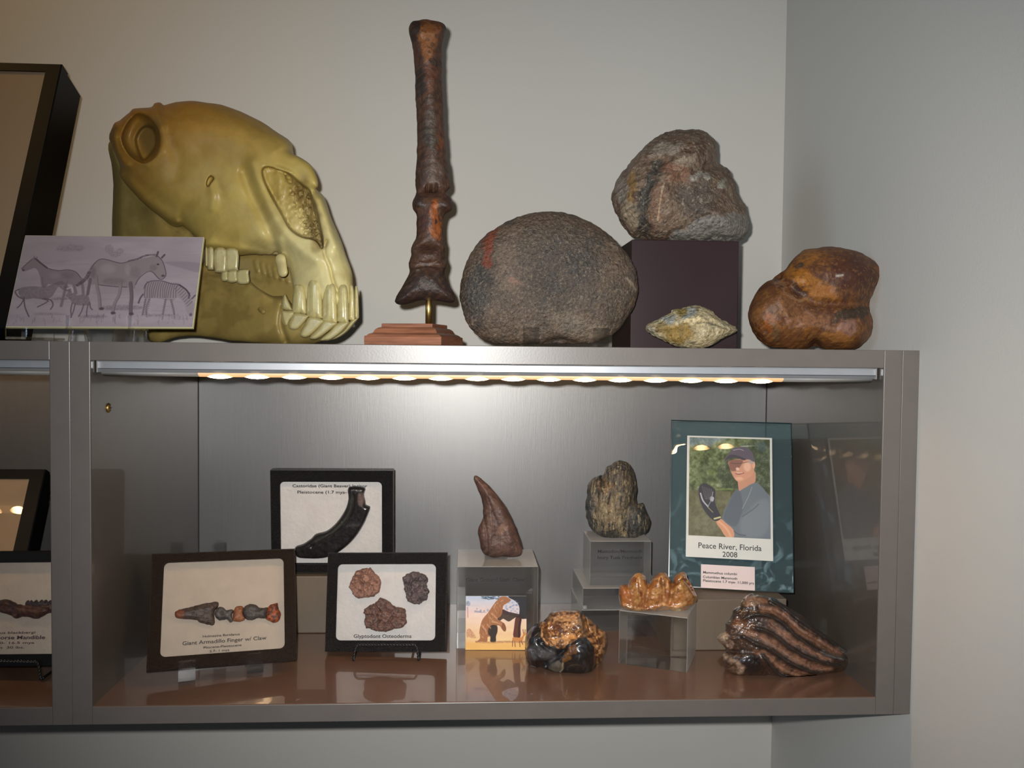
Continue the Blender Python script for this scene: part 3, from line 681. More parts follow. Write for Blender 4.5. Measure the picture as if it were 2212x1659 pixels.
# ------------------------------------------------------------------ boxes on the top
a = at(1365, 517, .125); b = at(1597, 517, .125)
tag(MB().box(a[0], b[0], .125, .125+(b[0]-a[0]), ZT+.0003, a[2], bev=.001).build('display_box', M_box), 'dark plum square display box under the rough bone end', 'box'); ZX = a[2]
# pedestal
pc = at(953, 743, .022); pd = empty('pedestal', (pc[0], pc[1], ZT+.0002), 'stepped reddish wooden pedestal under the upright leg bone', 'pedestal'); pd.rotation_euler = (0, 0, -.27)
W_ = .0905; D_ = .088
def tier(prof):                                          # prof: (inset, z)
    V = []; F = []
    for i, z in prof: V += [(-W_+i, i, z), (-i, i, z), (-i, D_-i, z), (-W_+i, D_-i, z)]
    for j in range(len(prof)-1):
        for k in range(4): F.append((j*4+k, j*4+(k+1) % 4, (j+1)*4+(k+1) % 4, (j+1)*4+k))
    F += [(3, 2, 1, 0), tuple(range(len(V)-4, len(V)))]
    return MB().add(V, F)
tier([(.0008, 0), (0, .0008), (0, .0092), (.0008, .0102)]).build('base_tier', M_wood, pd)
tier([(.0022, .0103), (.0025, .0112), (.0042, .0124), (.0075, .0137), (.0082, .0152), (.0095, .0176), (.0122, .0196), (.0145, .0203)]).build('moulded_tier', M_wood, pd)
tier([(.0150, .0204), (.0150, .0238), (.0156, .0244)]).build('top_tier', M_wood, pd)
ct = Vector((-W_/2+.006, D_/2, 0)); R_ = Matrix.Rotation(-.27, 4, 'Z'); wc_ = R_ @ ct; rodx, rody = pc[0]+wc_.x, pc[1]+wc_.y
rp = at(926, 670, rody); off = R_.inverted() @ Vector((rp[0]-pc[0], rody-pc[1], 0))
MB().tube([(off.x, off.y, .0245), (off.x, off.y, .062)], .0038, 20).build('brass_rod', M_brass, pd, True)

# ------------------------------------------------------------------ horse skull cast
SK = 'large ochre-yellow horse skull cast with open mouth and long front teeth'
skY = .20
skc = at(500, 745, skY); skull = empty('horse_skull', (skc[0], skY, ZT+.0002), SK, 'skull')
SWC = lambda u, v: -.50*(u-480)
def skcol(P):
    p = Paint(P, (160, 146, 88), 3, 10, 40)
    t = np.clip((P[:, 0]*.35+P[:, 1]*1.-330)/260, 0, 1); p.c = lin((160, 108, 24))[None]*(1-t)[:, None]+lin((182, 160, 88))[None]*t[:, None]  # warm lamplight painted into the ochre, amber at the upper left
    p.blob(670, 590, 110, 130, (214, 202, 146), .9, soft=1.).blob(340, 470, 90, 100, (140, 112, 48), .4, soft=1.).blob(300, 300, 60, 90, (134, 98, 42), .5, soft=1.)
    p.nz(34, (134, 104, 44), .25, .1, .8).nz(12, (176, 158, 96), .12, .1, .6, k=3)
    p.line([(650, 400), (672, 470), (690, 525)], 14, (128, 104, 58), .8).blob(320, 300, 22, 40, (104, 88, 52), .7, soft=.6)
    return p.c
cran = [(236, 300), (243, 282), (262, 258), (290, 240), (326, 234), (333, 223), (347, 222), (354, 229), (380, 221), (410, 217), (440, 219), (480, 228), (520, 243), (560, 262), (598, 284), (622, 300), (631, 315),
        (633, 334), (652, 350), (668, 385), (688, 420), (700, 440), (716, 480), (735, 525), (753, 570), (766, 620), (770, 655), (758, 690), (715, 688), (668, 672), (637, 668), (632, 640), (630, 610), (618, 560), (604, 552), (590, 552),
        (572, 545), (552, 541), (533, 545), (517, 550), (500, 545), (470, 542), (440, 540), (428, 518), (402, 490), (392, 482), (383, 487), (372, 482), (350, 464), (322, 440), (288, 405), (264, 366), (256, 335)]
S = SC((216, 800, 200, 756, -105, 92), 2.6)
R0 = S.infl(cran, 66+26*np.exp(-((S.V-330)/150)**2), 75, n=2)
# raised nose bones and bone bars beside the nose opening
nas = S.sd([(520, 340), (560, 338), (600, 326), (634, 333), (656, 345), (673, 361), (684, 385), (686, 401), (680, 405), (668, 404), (652, 397), (636, 385), (616, 373), (592, 363), (572, 359), (560, 366), (545, 372), (528, 360)])
# nose opening
cav = S.sd([(566, 364), (580, 358), (602, 364), (622, 372), (640, 386), (658, 400), (672, 412), (684, 450), (696, 500), (700, 530), (694, 540), (680, 521), (652, 513), (625, 494), (608, 466), (594, 438), (578, 408), (568, 384)])
H = (S.g([(548, 352), (556, 385), (574, 430), (600, 480), (640, 530), (680, 560)], 15, 13)+S.g([(690, 430), (706, 480), (724, 530)], 14, 10)
     + S.g([(528, 372), (545, 420), (570, 470), (592, 520), (603, 560)], 12, -13)+S.g([(603, 520), (610, 560), (610, 590)], 9, 9)
     + S.b(420, 420, 90, 70, 8)+S.b(560, 510, 40, 26, 12)+S.g([(402, 470), (440, 440), (500, 410)], 22, 5)+S.g([(262, 380), (310, 428), (372, 470)], 14, 9)
     + S.b(385, 480, 7, 6, 7)+S.g([(250, 270), (246, 300), (256, 335), (275, 355)], 9, 9)+S.g([(290, 238), (335, 245), (352, 290), (350, 325), (318, 355)], 9, 6)
     + S.g([(455, 398), (460, 420), (458, 450)], 9, 5)+S.g([(465, 390), (482, 430)], 10, -3)+S.g([(560, 545), (480, 530), (440, 525)], 10, 6)
     + S.g([(705, 520), (700, 545), (712, 575), (722, 615), (748, 660)], 3.4, -7)+S.b(712, 560, 12, 14, 5)+S.g([(350, 300), (380, 330), (380, 380)], 16, -5)+S.b(500, 330, 70, 40, -5)
     + S.g([(600, 355), (640, 372), (662, 395)], 3, -2))
S.F = R0; S.disp(H, 10)
S.F = smin(S.F, S.infl(None, 22, 16, wc=-44+.10*(S.U-620), sd=nas), 12)
wcf = -70+0*S.U
cv_ = S.infl(None, 98, 9, wc=wcf, sd=cav); S.F = smax(S.F, -cv_, 3)
S.F = S.F-S.noise(6, 2.2, 5)*np.clip(-cav/8, 0, 1)[..., None]-S.noise(40, 2.2, 6)
S.F = smin(S.F, S.infl([(572, 366), (600, 370), (622, 392), (640, 440), (656, 505), (634, 500), (606, 462), (586, 415)], 10, 10, wc=14+.25*(S.U-600))-(1.6*np.sin(S.U/5.)+2.2*fbm(S.U/9, S.V/22, 2, 3))[..., None].astype(np.float32), 8)
# eye socket
orb = S.sd([(262, 300), (270, 270), (285, 248), (300, 241), (320, 249), (334, 266), (345, 288), (345, 318), (335, 340), (316, 352), (296, 348), (274, 330)])
S.F = smax(S.F, -S.infl(None, 78, 22, wc=-80+0*S.U, sd=orb), 5)
orb2 = S.sd([(288, 300), (310, 268), (338, 278), (343, 318), (316, 350), (300, 340)])
S.F = smax(S.F, -S.infl(None, 118, 10, wc=-90+0*S.U, sd=orb2), 4)
S.F = smin(S.F, S.cap((300, 262, 52), (312, 345, 34), 7, 5), 5)
S.F = smin(S.F, S.cap((272, 290, 62), (276, 330, 58), 30, 24), 8)
# small opening on the cheek
S.F = smax(S.F, -S.infl([(445, 400), (447, 388), (455, 379), (463, 385), (457, 394), (450, 404)], 42, 4, wc=-85+0*S.U), 2)
# upper canine stump
S.F = smin(S.F, S.cap((606, 560, -40), (611, 588, -44), 12, 11), 9)
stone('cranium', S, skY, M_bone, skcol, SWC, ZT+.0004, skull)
# lower jaw
jaw = [(236, 304), (233, 322), (240, 350), (246, 400), (243, 450), (243, 510), (250, 580), (280, 660), (306, 715), (322, 737), (345, 741), (362, 735), (384, 727), (430, 726), (470, 730), (510, 738), (560, 743), (604, 745), (655, 748), (700, 736), (735, 700),
       (700, 680), (655, 668), (626, 655), (612, 640), (590, 644), (565, 632), (548, 620), (537, 609), (500, 602), (470, 588), (440, 566), (430, 530), (410, 496), (380, 476), (350, 440), (310, 400), (280, 370), (262, 340), (252, 314)]
S = SC((216, 800, 280, 762, -82, 96), 2.6)
wcj = 34-34*np.clip((S.U-430)/140, 0, 1)
S.F = S.infl(jaw, 30+22*np.clip((S.U-480)/140, 0, 1), 34, wc=wcj, n=2)
S.disp(S.g([(262, 380), (262, 520), (300, 660)], 12, 6)+S.g([(300, 440), (330, 560), (380, 660)], 22, -8)+S.b(420, 650, 60, 40, 6)+S.g([(540, 615), (580, 640), (620, 650)], 8, 5)+S.b(560, 664, 16, 12, -6)+S.g([(612, 660), (606, 700), (618, 735)], 6, -7)+S.g([(450, 600), (520, 608)], 8, 5), 34)
S.F = smin(S.F, S.infl([(480, 560), (540, 548), (606, 556), (640, 600), (656, 660), (640, 720), (560, 715), (500, 640)], 14, 14, wc=74+0*S.U), 4)   # far half of the jaw
for i in range(6):
    x = 552+i*13; y = 566+i*4.5
    S.F = smin(S.F, S.cap((x, y, 62), (x+5, y+20, 60), 5.5, 4.5), 2)
S.F = smin(S.F, S.cap((562, 668, -50), (568, 673, -56), 6, 5.5), 2)
S.F = S.F-S.noise(36, 2., 8)
stone('lower_jaw', S, skY, M_bone, lambda P: Paint(P, (156, 136, 78), 4, 10, 40).nz(28, (124, 104, 56), .5, 0, .6).blob(270, 450, 60, 130, (120, 108, 62), .6, soft=.8).c, SWC, ZT+.0004, skull)
def tooth(name, poly, T, wcen, col=(198, 186, 132), feat=None, R=None, h=1.6, root=None):
    P = np.array(poly, float); a, b = P.min(0)-6, P.max(0)+6; S = SC((a[0], b[0], a[1], b[1], wcen-T-6, wcen+T+6), h)
    S.F = S.infl(poly, T, R, wc=wcen+0*S.U, n=3)
    if feat: S.disp(feat(S))
    return stone(name, S, skY, M_enamel, lambda P: Paint(P, col, 3, 3, 12).nz(10, (176, 160, 104), .35, .1, .5).c, SWC, ZT+.0004, skull)
Kt = cv(5.8211, 420, 480)
for i, (x0, x1, ya, yb, lean) in enumerate(((1235, 1405, 850, 1145, 10), (1415, 1605, 780, 1200, 0), (1612, 1790, 830, 1260, 0), (1792, 1935, 850, 1262, 0), (1932, 2012, 850, 1235, 6), (2006, 2066, 860, 1215, 4))):
    w = x1-x0; q = Kt((x0+w*.22-lean, ya-60), (x0+w*.78-lean, ya-60), (x1-2, ya+60), (x1+6, yb-30), (x1-4, yb+12), (x0+w*.5, yb+6), (x0+2, yb-10), (x0-6, yb-60), (x0+2, ya+60))
    T = 22 if i < 4 else 16
    tooth('upper_incisor', q, T, -48-4*i+[0, 0, 4, 14, 30, 52][i], feat=lambda S, q=q: S.g([((q[0][0]+q[1][0])/2, q[0][1]), ((q[3][0]+q[6][0])/2+2, q[4][1])], 3, -1.6))
for i, q in enumerate((((1095, 1080), (1100, 960), (1135, 895), (1170, 950), (1225, 1075), (1230, 1110), (1160, 1110)),
                       ((1090, 1110), (1160, 1110), (1235, 1110), (1260, 1160), (1200, 1240), (1170, 1310), (1120, 1290), (1090, 1200)),
                       ((1178, 1300), (1215, 1200), (1260, 1140), (1430, 1165), (1425, 1210), (1300, 1350), (1200, 1350)),
                       ((1320, 1400), (1380, 1290), (1450, 1185), (1622, 1225), (1600, 1290), (1440, 1440), (1350, 1450)),
                       ((1440, 1450), (1560, 1320), (1640, 1225), (1790, 1265), (1760, 1310), (1580, 1450), (1500, 1480)),
                       ((1570, 1480), (1700, 1360), (1790, 1265), (1950, 1250), (1860, 1380), (1720, 1480), (1640, 1495)),
                       ((1700, 1480), (1860, 1370), (1950, 1245), (2050, 1200), (2060, 1215), (1930, 1370), (1800, 1460)))):
    tooth('lower_incisor', Kt(*q), 18, [-44, -46, -50, -54, -54, -46, -30][i], (184, 172, 122), R=7)
for x0, x1, ya, yb in ((130, 168, 330, 560), (160, 245, 335, 600), (250, 400, 345, 632), (385, 550, 350, 610)):
    tooth('cheek_tooth', Kt((x0, ya), (x1, ya), (x1, yb-20), (x1-8, yb), (x0+10, yb), (x0, yb-24)), 16, -62, (196, 186, 140), R=7)
for x0, x1, ya, yb in ((335, 420, 600, 735), (410, 535, 600, 750), (535, 685, 590, 768)):
    tooth('cheek_tooth', Kt((x0, ya+20), (x1-8, ya), (x1, ya+60), (x1, yb), (x0, yb)), 13, -50, (186, 178, 130), R=6)

# ------------------------------------------------------------------ upright leg bone on its rod
a5 = cv(4.147, 830, 20); a6 = cv(4.608, 760, 400)
leg = (a5((225, 150), (260, 110), (340, 92), (430, 98), (500, 110), (545, 150), (555, 200), (535, 260), (522, 330), (518, 450), (520, 600), (522, 750), (532, 850), (540, 1000), (545, 1200), (560, 1350), (580, 1450), (592, 1600))
       + a6((938, 70), (985, 130), (1000, 200), (985, 255), (930, 290), (912, 350), (908, 450), (915, 550), (925, 600), (918, 690), (940, 740), (945, 790), (925, 860), (940, 950), (980, 1020), (1010, 1070), (1028, 1150), (975, 1172), (900, 1160), (800, 1145), (700, 1145), (600, 1165), (520, 1185), (470, 1190), (425, 1160), (450, 1090), (520, 980), (570, 880), (575, 830), (566, 770), (598, 700), (590, 650), (600, 590), (635, 530), (645, 450), (645, 350), (640, 280), (610, 240), (603, 180), (625, 120), (640, 80))
       + a5((285, 1620), (278, 1550), (280, 1450), (290, 1350), (292, 1100), (290, 900), (280, 750), (275, 600), (262, 430), (250, 300), (225, 240), (217, 190)))
legY = pd.location.y+.052; lc0 = at(925, 670, legY)
LB = empty('horse_leg_bone', (lc0[0], legY, at(925, 652, legY)[2]), 'tall rust and dark brown horse leg bone with hoof mounted upright on the brass rod', 'bone')
def legcol(P):
    p = Paint(P, (86, 60, 46), 1, 7, 16)
    p.blob(*a5((390, 260))[0], 16, 56, (150, 92, 44), .9).blob(*a5((440, 150))[0], 20, 16, (130, 80, 46), .8).blob(*a5((280, 200))[0], 12, 26, (58, 46, 40), .8).blob(*a5((330, 640))[0], 12, 36, (56, 48, 42), .9)
    p.blob(*a5((420, 580))[0], 12, 34, (112, 66, 44), .6).blob(*a5((450, 480))[0], 14, 9, (52, 42, 36), .9).blob(*a5((400, 1080))[0], 17, 46, (84, 76, 66), .8).blob(*a5((500, 1220))[0], 8, 22, (122, 70, 42), .7)
    p.blob(*a5((430, 1450))[0], 24, 30, (92, 74, 62), .7).blob(*a6((830, 330))[0], 12, 40, (160, 84, 30), .95).blob(*a6((840, 470))[0], 11, 20, (150, 84, 40), .8).blob(*a6((840, 370))[0], 4, 4, (60, 36, 26), 1)
    p.blob(*a6((660, 160))[0], 12, 18, (50, 38, 34), .8).blob(*a6((950, 180))[0], 12, 24, (60, 40, 34), .7).blob(*a6((740, 380))[0], 14, 34, (82, 50, 40), .8)
    p.mix(np.clip((P[:, 1]-575)/30, 0, 1)*.75, (56, 44, 42)).nz(9, (58, 42, 36), .6, .1, .3).nz(6, (116, 78, 52), .35, .35, .3, k=3)
    return p.c
for nm, va, vb, box, feat in (
        ('cannon_bone', 0, 421, (36, 425), lambda S: S.g(a5((380, 1580), (375, 1640)), 2.4, -5)+S.g(a5((420, 1580), (415, 1640)), 2.4, -5)+S.g(a5((468, 1570), (465, 1640)), 2.6, -6)+S.g(a5((300, 400), (330, 900), (330, 1400)), 5, -1.5)+S.b(*a5((330, 180))[0], 10, 12, 2)),
        ('long_pastern', 414, 540, (404, 548), lambda S: S.b(*a6((650, 170))[0], 10, 12, 4)+S.b(*a6((960, 190))[0], 10, 14, 4)+S.g(a6((780, 90), (780, 250)), 6, 3)),
        ('short_pastern', 534, 588, (526, 596), lambda S: S.g(a6((600, 760), (760, 775), (930, 740)), 4, -3)+S.b(*a6((760, 690))[0], 22, 7, 4)),
        ('coffin_bone', 576, 700, (566, 668), lambda S: S.g(a6((640, 840), (730, 812), (820, 830)), 4, 3)+S.b(*a6((740, 980))[0], 34, 30, 3))):
    S = SC((840, 1000, box[0], box[1], -50, 50), 1.9); sd = S.sd(leg, 2)
    top = va-S.V+2.5*np.cos((S.U-930)/9.)*(va > 0)-(6*np.exp(-((S.U-930)/20)**2) if va > 500 else 0); sd = smax(sd, top.astype(np.float32), 4)
    if vb < 600: sd = smax(sd, (S.V-vb+2*np.cos((S.U-930)/11.)).astype(np.float32), 4)
    T = 33 if nm != 'coffin_bone' else 40
    S.F = S.infl(None, T, 34, sd=sd); S.disp(feat(S), 0); S.F = S.F-S.noise(14, 1.3, 3)-S.noise(5, .5, 4)
    stone(nm, S, legY, M_foss, legcol, parent=LB)

# ------------------------------------------------------------------ stones on the cabinet top
def top_stone(name, label, cat, outline, Y, T, R, m, paint, zmin, h=2.2, wr=(-1.15, 1.1), feat=None, rough=((9, 1.2), (28, 3)), front=0, n=3, prep=None):
    P = np.array(outline); a, b = P.min(0), P.max(0); TM = float(np.max(T))
    S = SC((a[0]-4*h-6, b[0]+4*h+6, a[1]-4*h-6, b[1]+4*h+6, TM*wr[0]-8, TM*wr[1]+8), h)
    S.F = S.infl(outline, T if np.isscalar(T) else T, R, n=n)
    if prep: prep(S)
    if feat: S.disp(feat(S), front)
    for i, (c, a_) in enumerate(rough): S.F = S.F-S.noise(c, a_, 11+i)
    o = stone(name, S, Y, m, paint, zmin=zmin); return tag(o, label, cat)
K7 = cv(5.183, 980, 440)
def disccol(P):
    p = Paint(P, (120, 98, 80), 1, 7, 22); f = K7
    p.blob(1190, 600, 150, 110, (98, 88, 76), .5, soft=.8).nz(26, (86, 78, 70), .7, 0, .5).nz(14, (118, 98, 80), .5, .2, .4, k=2)
    p.blob(*f((1150, 700))[0], 75, 85, (66, 62, 58), .55, soft=1.).blob(*f((1500, 650))[0], 40, 40, (66, 62, 60), .4, soft=1.).blob(*f((250, 1050))[0], 26, 60, (66, 66, 66), .7, soft=.8).blob(*f((380, 760))[0], 20, 50, (58, 54, 50), .7, soft=.8)
    p.blob(*f((620, 700))[0], 30, 60, (140, 118, 100), .55, soft=.9).blob(*f((660, 880))[0], 12, 9, (158, 120, 104), .9).blob(*f((1400, 1380))[0], 60, 22, (158, 142, 122), .55, soft=.9, ang=.3)
    p.nz(2.6, (160, 140, 116), .6, .45, .3, k=1).nz(2.2, (44, 40, 38), .5, .4, .3, k=4)
    p.line(f((440, 320), (400, 430), (360, 550), (375, 680)), 8, (142, 70, 44), .85).line(f((1925, 820), (1990, 950)), 3, (170, 154, 134), .8).line(f((1770, 440), (1810, 490)), 2.5, (160, 146, 126), .7)
    return p.c
top_stone('bone_disc', 'large round grey-brown fossil disc with an orange streak, standing on a clear easel', 'fossil',
          K7((68, 1000), (90, 830), (150, 640), (250, 470), (400, 320), (560, 220), (740, 140), (900, 98), (1080, 85), (1260, 105), (1430, 160), (1600, 240), (1760, 360), (1890, 490), (1980, 620), (2040, 760), (2065, 900), (2055, 1040), (2010, 1170), (1930, 1290), (1840, 1410), (1740, 1490), (1580, 1550), (1400, 1572), (1200, 1575), (900, 1580), (600, 1580), (420, 1555), (290, 1490), (200, 1410), (140, 1310), (90, 1180)),
          .085, 50, 120, M_fossr, disccol, ZT+.0034, rough=((5, .5), (16, .7)), feat=lambda S: S.b(1190, 610, 90, 90, -3)+S.g(K7((1050, 1575), (1180, 1540), (1300, 1575)), 8, -8))
K1 = cv(5.924, 1310, 260)
def ballcol(P):
    f = K1; p = Paint(P, (122, 100, 82), 2, 8, 18)
    p.nz(22, (96, 72, 58), .8, -.1, .4).nz(13, (150, 132, 112), .5, .2, .3, k=3)
    p.blob(*f((750, 360))[0], 36, 14, (164, 150, 134), .8, ang=-.3).blob(*f((1000, 500))[0], 30, 14, (158, 142, 124), .7, ang=-.3).blob(*f((300, 850))[0], 12, 30, (150, 116, 66), .8, ang=.1).blob(*f((190, 900))[0], 14, 30, (142, 136, 124), .7)
    p.blob(*f((310, 1180))[0], 22, 26, (156, 138, 112), .8).line(f((640, 600), (560, 780), (480, 950), (450, 1150), (470, 1400)), 13, (62, 62, 58), .85).blob(*f((1150, 1000))[0], 40, 36, (76, 72, 66), .75, soft=.8)
    p.blob(*f((880, 650))[0], 30, 22, (140, 96, 72), .6).blob(*f((640, 1060))[0], 14, 50, (132, 96, 74), .6)
    x = seg2(p.u, p.v, np.array(f((780, 1560), (830, 1440), (1000, 1380), (1200, 1250), (1340, 1210), (1600, 1200), (1830, 1180), (1860, 1400), (1760, 1600)))); p.mix(np.clip(.5-x/6, 0, 1)*.85, (138, 134, 128))
    p.blob(*f((1120, 730))[0], 16, 9, (178, 170, 160), .9).blob(*f((1270, 740))[0], 11, 7, (200, 192, 180), .95, ang=-.5).blob(*f((1475, 830))[0], 10, 13, (170, 164, 150), .9).nz(4, (178, 164, 144), .5, .55, .25, k=5).nz(5, (56, 46, 42), .5, .45, .25, k=2)
    p.line(f((740, 800), (700, 950), (660, 1280)), 1.3, (196, 168, 136), .8, raw=True)
    return p.c
top_stone('bone_end', 'large rough brown and grey ball-shaped bone end sitting on the dark box', 'fossil',
          K1((75, 1020), (95, 920), (120, 830), (180, 710), (270, 570), (400, 400), (560, 260), (740, 160), (900, 115), (1080, 112), (1230, 145), (1330, 220), (1390, 300), (1415, 400), (1425, 530), (1480, 580), (1575, 655), (1560, 695), (1620, 760), (1660, 860), (1660, 950), (1730, 1040), (1780, 1120), (1815, 1250), (1815, 1380), (1770, 1480), (1700, 1550), (1400, 1570), (1000, 1570), (700, 1560), (350, 1520), (240, 1400), (160, 1270), (110, 1150), (100, 1080)),
          .19, 100, 105, M_fossr, ballcol, ZX+.0003, n=2, rough=((6, 1.5), (15, 2.6), (45, 4)),
          feat=lambda S: S.g(K1((720, 520), (600, 700), (500, 920), (460, 1150), (470, 1450)), 12, -9)+S.g(K1((1450, 560), (1200, 640), (1000, 700), (900, 900)), 14, -8)+S.g(K1((780, 1560), (830, 1440), (1000, 1380), (1200, 1250), (1340, 1210)), 4, -5)+S.b(*K1((1120, 730))[0], 12, 8, 6)+S.b(*K1((1270, 740))[0], 10, 8, 7)+S.b(*K1((1475, 830))[0], 10, 12, 7)+S.b(*K1((1100, 1000))[0], 40, 36, -10)+S.b(*K1((1500, 1380))[0], 50, 30, 9)+S.g(K1((1280, 1540), (1400, 1480), (1520, 1530)), 4, -5))
K2 = cv(6.9125, 1600, 520)
def astcol(P):
    f = K2; p = Paint(P, (122, 78, 44), 3, 8, 18)
    p.nz(24, (104, 62, 38), .75, -.05, .4).nz(12, (160, 104, 44), .5, .2, .3, k=2)
    p.blob(*f((1600, 480))[0], 52, 44, (84, 46, 34), .9, soft=.7).blob(*f((1850, 600))[0], 24, 44, (80, 50, 38), .7).blob(*f((1000, 640))[0], 52, 22, (176, 112, 34), .9, ang=.55, soft=.6).blob(*f((1250, 760))[0], 34, 12, (168, 104, 40), .8, ang=.3).blob(*f((1000, 270))[0], 18, 26, (160, 104, 46), .8, ang=.5)
    p.blob(*f((840, 730))[0], 26, 8, (76, 54, 44), .95, ang=.65).line(f((540, 560), (620, 720), (760, 830), (930, 880)), 3.5, (164, 122, 88), .7).line(f((560, 820), (620, 980), (740, 1150), (760, 1260)), 4, (160, 112, 78), .6)
    p.blob(*f((1650, 1080))[0], 44, 13, (62, 52, 40), .9, ang=-.3).blob(*f((1200, 1010))[0], 50, 10, (92, 52, 34), .7).blob(*f((480, 1250))[0], 18, 22, (160, 92, 36), .8).blob(*f((530, 1400))[0], 9, 24, (118, 90, 60), .8)
    p.blob(*f((1020, 1170))[0], 38, 12, (150, 102, 70), .7).blob(*f((1580, 1300))[0], 26, 16, (168, 126, 110), .8, ang=-.5).blob(*f((1450, 1430))[0], 34, 9, (176, 118, 62), .8, ang=.2).line(f((820, 1260), (1100, 1270), (1400, 1270)), 4, (158, 112, 82), .6).line(f((1430, 525), (1480, 520), (1520, 515)), 2.2, (196, 190, 176), .9, raw=True)
    p.blob(*f((895, 380))[0], 6, 7, (74, 62, 54), .9).nz(5, (66, 42, 32), .5, .4, .3, k=5).nz(5, (178, 124, 66), .35, .45, .3, k=6)
    return p.c
top_stone('ankle_bone', 'lumpy rust-orange and dark brown ankle bone at the right end of the cabinet top', 'fossil',
          K2((120, 1150), (130, 1040), (180, 900), (280, 740), (420, 600), (560, 500), (680, 420), (760, 300), (860, 200), (960, 140), (1120, 110), (1280, 98), (1450, 110), (1650, 140), (1800, 200), (1950, 290), (2080, 360), (2112, 440), (2095, 560), (2030, 680), (1970, 820), (1940, 950), (1940, 1060), (1965, 1180), (1965, 1300), (1920, 1420), (1820, 1530), (1700, 1600), (1500, 1615), (1300, 1620), (1190, 1595), (1110, 1568), (1040, 1590), (930, 1620), (750, 1620), (600, 1600), (430, 1580), (300, 1500), (200, 1370), (135, 1260)),
          .115, 66, 70, M_foss, astcol, ZT+.0003, rough=((8, .9), (24, 2.2)),
          feat=lambda S: S.g(K2((560, 560), (760, 700), (980, 870), (1200, 940), (1600, 950), (1900, 960)), 11, -11)+S.b(*K2((1600, 480))[0], 46, 34, 8)+S.b(*K2((900, 560))[0], 30, 18, 5)+S.b(*K2((480, 1050))[0], 40, 50, 8)+S.g(K2((560, 820), (640, 1000), (760, 1200)), 6, 4)+S.b(*K2((1580, 1330))[0], 40, 26, 10)+S.b(*K2((1000, 1300))[0], 46, 26, 7)+S.b(*K2((1120, 1560))[0], 12, 14, -9)+S.b(*K2((850, 770))[0], 22, 9, -5))
Kc = cv(2.676, 1280, 240)
def clamcol(P):
    f = Kc; p = Paint(P, (176, 160, 124), 4, 6, 12)
    p.nz(12, (142, 134, 110), .7, 0, .4).nz(9, (198, 186, 152), .5, .15, .3, k=2)
    p.blob(*f((500, 1280))[0], 36, 22, (134, 106, 44), .95, soft=.5).blob(*f((540, 1160))[0], 26, 10, (126, 108, 52), .9, ang=-.1).blob(*f((400, 1250))[0], 14, 12, (116, 94, 44), .8).blob(*f((440, 1205))[0], 16, 8, (132, 136, 136), .85).blob(*f((560, 1170))[0], 10, 14, (136, 140, 140), .85, ang=.5)
    p.blob(*f((330, 1260))[0], 12, 10, (140, 134, 120), .7).blob(*f((620, 1215))[0], 36, 8, (204, 184, 140), .7).line(f((600, 1226), (680, 1225), (780, 1262)), 1.8, (104, 98, 84), .7, raw=True).nz(4, (96, 84, 56), .5, .45, .25, k=3)
    return p.c
top_stone('clam_fossil', 'small cream and gold lens-shaped clam fossil lying in front of the dark box', 'fossil',
          Kc((305, 1258), (325, 1230), (380, 1205), (405, 1185), (455, 1165), (458, 1150), (520, 1135), (590, 1122), (650, 1135), (700, 1165), (730, 1195), (780, 1225), (825, 1250), (833, 1270), (800, 1290), (740, 1320), (690, 1350), (640, 1368), (560, 1370), (480, 1362), (430, 1338), (380, 1310), (340, 1290)),
          .062, 44, 40, M_fossr, clamcol, ZT+.0003, h=1.5, rough=((4, .9), (10, 1.8)), n=2,
          feat=lambda S: S.b(*Kc((490, 1270))[0], 34, 16, -7)+S.b(*Kc((540, 1165))[0], 24, 8, -5)+S.g(Kc((600, 1226), (680, 1225), (780, 1262)), 3, -3)+S.g(Kc((700, 1200), (760, 1250), (700, 1310)), 5, 2)+S.g(Kc((620, 1200), (660, 1210)), 6, 3))

# ------------------------------------------------------------------ stones in the cabinet
K9 = cv(3.19, 960, 980)
top_stone('sloth_claw', 'curved pointed brown claw standing on the tall clear block', 'fossil claw',
          K9((200, 175), (207, 150), (235, 160), (290, 205), (350, 270), (410, 350), (460, 440), (500, 540), (525, 620), (537, 660), (525, 700), (480, 712), (440, 708), (390, 710), (330, 712), (285, 700), (255, 660), (240, 590), (232, 530), (255, 470), (270, 420), (262, 350), (240, 270), (215, 210)),
          .212, 24, 26, M_foss, lambda P: Paint(P, (104, 78, 68), 2, 6, 16).nz(16, (82, 60, 54), .7, 0, .4).nz(5, (60, 46, 42), .5, .35, .3, k=3).blob(*K9((400, 530))[0], 8, 12, (136, 104, 86), .7).blob(*K9((210, 170))[0], 6, 5, (132, 108, 92), .8).c, ZS+.0003, h=1.5, rough=((5, .6), (16, 1.4)),
          feat=lambda S: S.g(K9((300, 300), (340, 450), (330, 620)), 2.2, -1.8)+S.g(K9((330, 400), (370, 500), (380, 640)), 1.5, -1.3)+S.g(K9((270, 430), (290, 560), (300, 690)), 3, -3)+S.b(*K9((265, 560))[0], 7, 16, 3)+S.g(K9((290, 250), (400, 420), (460, 600)), 9, 3))
